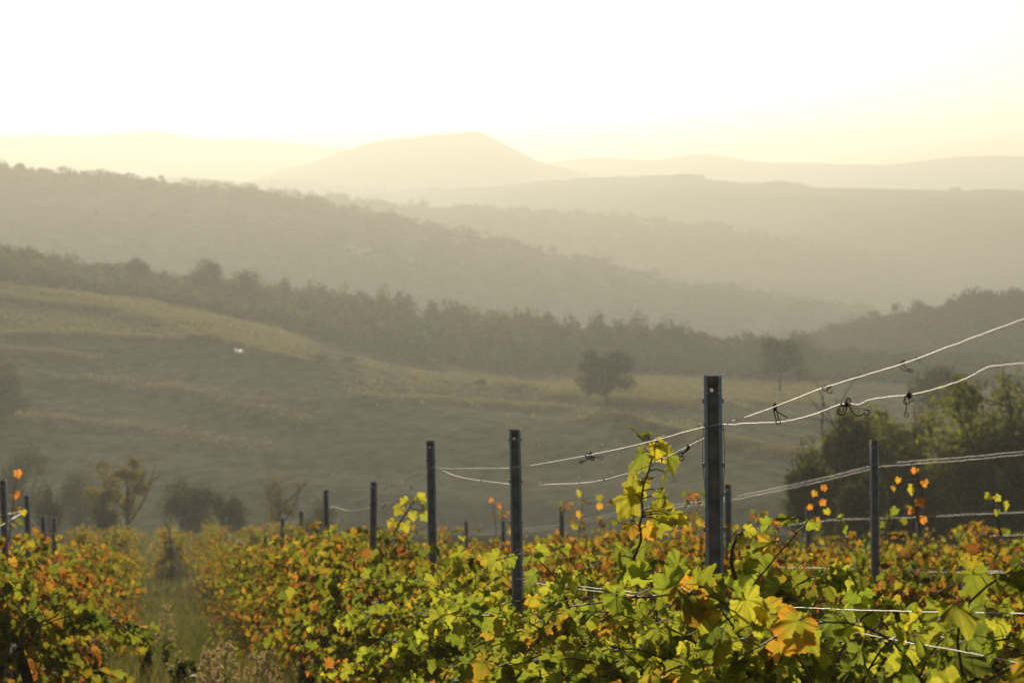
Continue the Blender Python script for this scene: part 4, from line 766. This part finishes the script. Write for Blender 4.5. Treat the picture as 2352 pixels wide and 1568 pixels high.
m = MB(); rng = np.random.default_rng(15); gx, gy, gd = [], [], []
for g in BR:
    n = int(np.hypot(*np.diff(g, axis=0).T).sum() * 24); t = rng.uniform(0, len(g) - 1.01, n); k = t.astype(int); f = (t - k)[:, None]; q = g[k] * (1 - f) + g[k + 1] * f + rng.normal(0, 1.5, (n, 2)); gx.append(q[:, 0]); gy.append(q[:, 1])
n = 2500; gx.append(rng.uniform(-75, 75, n)); gy.append(rng.uniform(235, 405, n)); X, Y = np.concatenate(gx), np.concatenate(gy); n = len(X); z = field_at(X, Y)
keep = fbm(X * .05, Y * .08, 61, 3) + rng.normal(0, .12, n) > .36; X, Y, z = X[keep], Y[keep], z[keep]; n = len(X); h = rng.uniform(.10, .42, n); a = rng.uniform(0, 6.28, n); dx = np.c_[np.cos(a), np.sin(a), 0 * a]
v = np.stack([np.c_[X, Y, z] - dx * .14, np.c_[X, Y, z] + dx * .14, np.c_[X, Y, z + h] + rng.normal(0, .12, (n, 3)) * [1, 1, 0]], 1); c = np.array([(.11, .12, .07), (.14, .14, .09), (.165, .155, .11)])[rng.integers(0, 3, n)] * rng.uniform(.7, 1.2, (n, 1))
m.add(v.reshape(-1, 3), [np.arange(3 * n).reshape(-1, 3)], np.repeat(c, 3, 0)); o = m.build('pasture_grass', M_GRASS); tag(o, 'dry straw-coloured grass tufts catching light along the pasture brows', 'grass', None, 'stuff')
rng = np.random.default_rng(23); m = MB()          # low broad-leaved weeds, patchy, with fallen vine leaves caught in them
for (n, x0, x1, y0, y1, hh, sz) in ((22000, -2.0, 2.6, 16.5, 25, .34, .055), (14000, -1.9, 2.2, 24, 45, .4, .06), (12000, -9, 8, 62, 130, .6, .14), (9000, .5, 6, 9, 20, .45, .05)):
    Y = rng.uniform(y0, y1, n); X = rng.uniform(x0, x1, n) + ROWSLOPE * Y; cl = fbm(X * 1.1 + 3, Y * 1.1, 71, 3); k = cl + rng.normal(0, .05, n) > .45; X, Y, cl = X[k], Y[k], cl[k]; q = len(X)
    edge = np.clip(np.abs((X - ROWSLOPE * Y) - .15) / 1.6, .25, 1); Z = G(Y) + hh * rng.random(q) ** .8 * np.clip((cl - .38) * 4, .15, 1.1) * edge; c = np.array([(.055, .07, .018), (.08, .09, .025), (.045, .055, .018), (.12, .10, .04), (.16, .085, .025)])[rng.choice(5, q, p=[.34, .28, .2, .13, .05])] * rng.uniform(.7, 1.3, (q, 1))
    quads(m, np.c_[X, Y, Z], rng.normal(size=(q, 3)) + [0, 0, .5], sz * rng.uniform(.5, 1.4, q), c, rng)
o = m.build('lane_weeds', M_GRASS); tag(o, 'patchy broad-leaved weeds along the lane and the feet of the vines', 'weeds', None, 'stuff')
def weed(px, ptop, Y, label, seed, kind):
    rg = np.random.default_rng(seed); g = float(G(Y)); top = P(px, ptop, Y); h = top[2] - g; o = empty('weed_plant', (top[0], Y, g)); tag(o, label, 'weed', 'tall weeds in the grassy lane'); S = MB(); L = MB(); Fm = MB()
    for b in range(1 if kind == 'fluff' else 4):
        a = rg.uniform(0, 6.28); e = np.array([math.cos(a) * .08 * (b > 0), math.sin(a) * .08, h * (1 if b == 0 else rg.uniform(.7, .95))]); st = smooth_path([(0, 0, -.05), e * .5 + rg.normal(0, .015, 3), e], 10); S.tube(st, np.linspace(.0045, .0015, 10), 5)
        n = 90; t = rg.uniform(.1, .95 if kind != 'fluff' else .6, n); q = np.stack([np.interp(t, np.linspace(0, 1, 10), st[:, k]) for k in range(3)], -1); dr = rg.normal(size=(n, 3)) * np.array([1, 1, .3]) + np.array([0, 0, .35]); dr /= np.linalg.norm(dr, axis=1, keepdims=True); q = q + dr * .035
        quads(L, q, rg.normal(size=(n, 3)), rg.uniform(.05, .09, n), np.array([(.07, .085, .025)]) * rg.uniform(.7, 1.4, (n, 1)), rg, dr)
        nb = 60 if kind == 'fluff' else 5
        for _ in range(nb):   # seed heads on fine side stalks
            tt = rg.uniform(.55, 1.0) if kind == 'fluff' else rg.uniform(.8, 1); s0 = np.array([np.interp(tt, np.linspace(0, 1, 10), st[:, k]) for k in range(3)]); a = rg.uniform(0, 6.28); rad = (.10 * (1.15 - tt) / .6 + .012) if kind == 'fluff' else .05
            e2 = s0 + np.array([math.cos(a) * rad, math.sin(a) * rad, rg.uniform(.02, .06)]); S.tube([s0, (s0 + e2) / 2 + np.array([0, 0, -.004]), e2], .0007, 3, cap=False)
            k = 12; dd = rg.normal(size=(k, 3)) + np.array([0, 0, .5]); dd /= np.linalg.norm(dd, axis=1, keepdims=True); fs = .02 if kind == 'fluff' else .016
            quads(Fm, e2 + dd * fs * .5, rg.normal(size=(k, 3)), fs * rg.uniform(.8, 1.2, k), np.array([(.62, .54, .43)]) * rg.uniform(.8, 1.15, (k, 1)), rg, dd)
            if kind != 'fluff': Fm.build('seed_head', M_FLUFF, o); Fm = MB()
    S.build('stem', M_CANE, o); L.build('leaves', M_GRASS, o); Fm.n and tag(Fm.build('plume', M_FLUFF, o), kind='stuff')
weed(485, 1500, 16.3, 'fluffy pale seed-headed weed in the lane, widest of the plumes', 601, 'fluff'); weed(476, 1516, 16.1, 'fluffy weed leaning against the widest plume', 602, 'fluff'); weed(588, 1520, 16.0, 'shorter fluffy plume beside the tallest plume', 603, 'fluff'); weed(612, 1503, 16.2, 'tallest narrow fluffy plume at the lane edge', 604, 'fluff')
weed(700, 1522, 17.0, 'dark weed with pale dots at the foot of the nearest row', 605, 'dots'); weed(820, 1490, 17.4, 'weed with round pale seed heads before the vine trunks', 606, 'dots'); weed(860, 1500, 17.6, 'weed with round seed heads closest to the thick vine trunk', 607, 'dots'); weed(770, 1530, 16.6, 'low weed with pale seed heads, between dotted weeds', 608, 'dots')
weed(420, 1500, 18.0, 'dark green bushy weed in the lane beside the plumes', 609, 'dots'); weed(330, 1440, 20.5, 'bushy weed in the middle of the lane', 610, 'dots'); weed(230, 1470, 18.6, 'bushy weed at the foot of the vines across the lane', 611, 'dots'); weed(380, 1400, 24.0, 'pale straw weed further down the lane', 612, 'fluff'); weed(520, 1476, 17.5, 'small straw weed behind the widest plume', 613, 'fluff')

# ------------------------------------------------------------------ the hazy air
hz = MB(); z0, z1, y0, y1, x1 = -176.0, 130.0, -400.0, 13100.0, 9100.0
hz.box((0, (y0 + y1) / 2, (z0 + z1) / 2), (2 * x1, y1 - y0, z1 - z0))
m_, n_, l_ = new_mat('hazy_air'); o_ = n_.new('ShaderNodeOutputMaterial'); v_ = n_.new('ShaderNodeVolumePrincipled'); l_.new(v_.outputs[0], o_.inputs['Volume'])
v_.inputs['Color'].default_value = (0.68, 0.67, 0.575, 1); v_.inputs['Density'].default_value = 1 / 1900.0; v_.inputs['Anisotropy'].default_value = 0.5
o = hz.build('haze', m_); tag(o, 'warm sunlit haze filling the valley', 'haze', None, 'stuff')
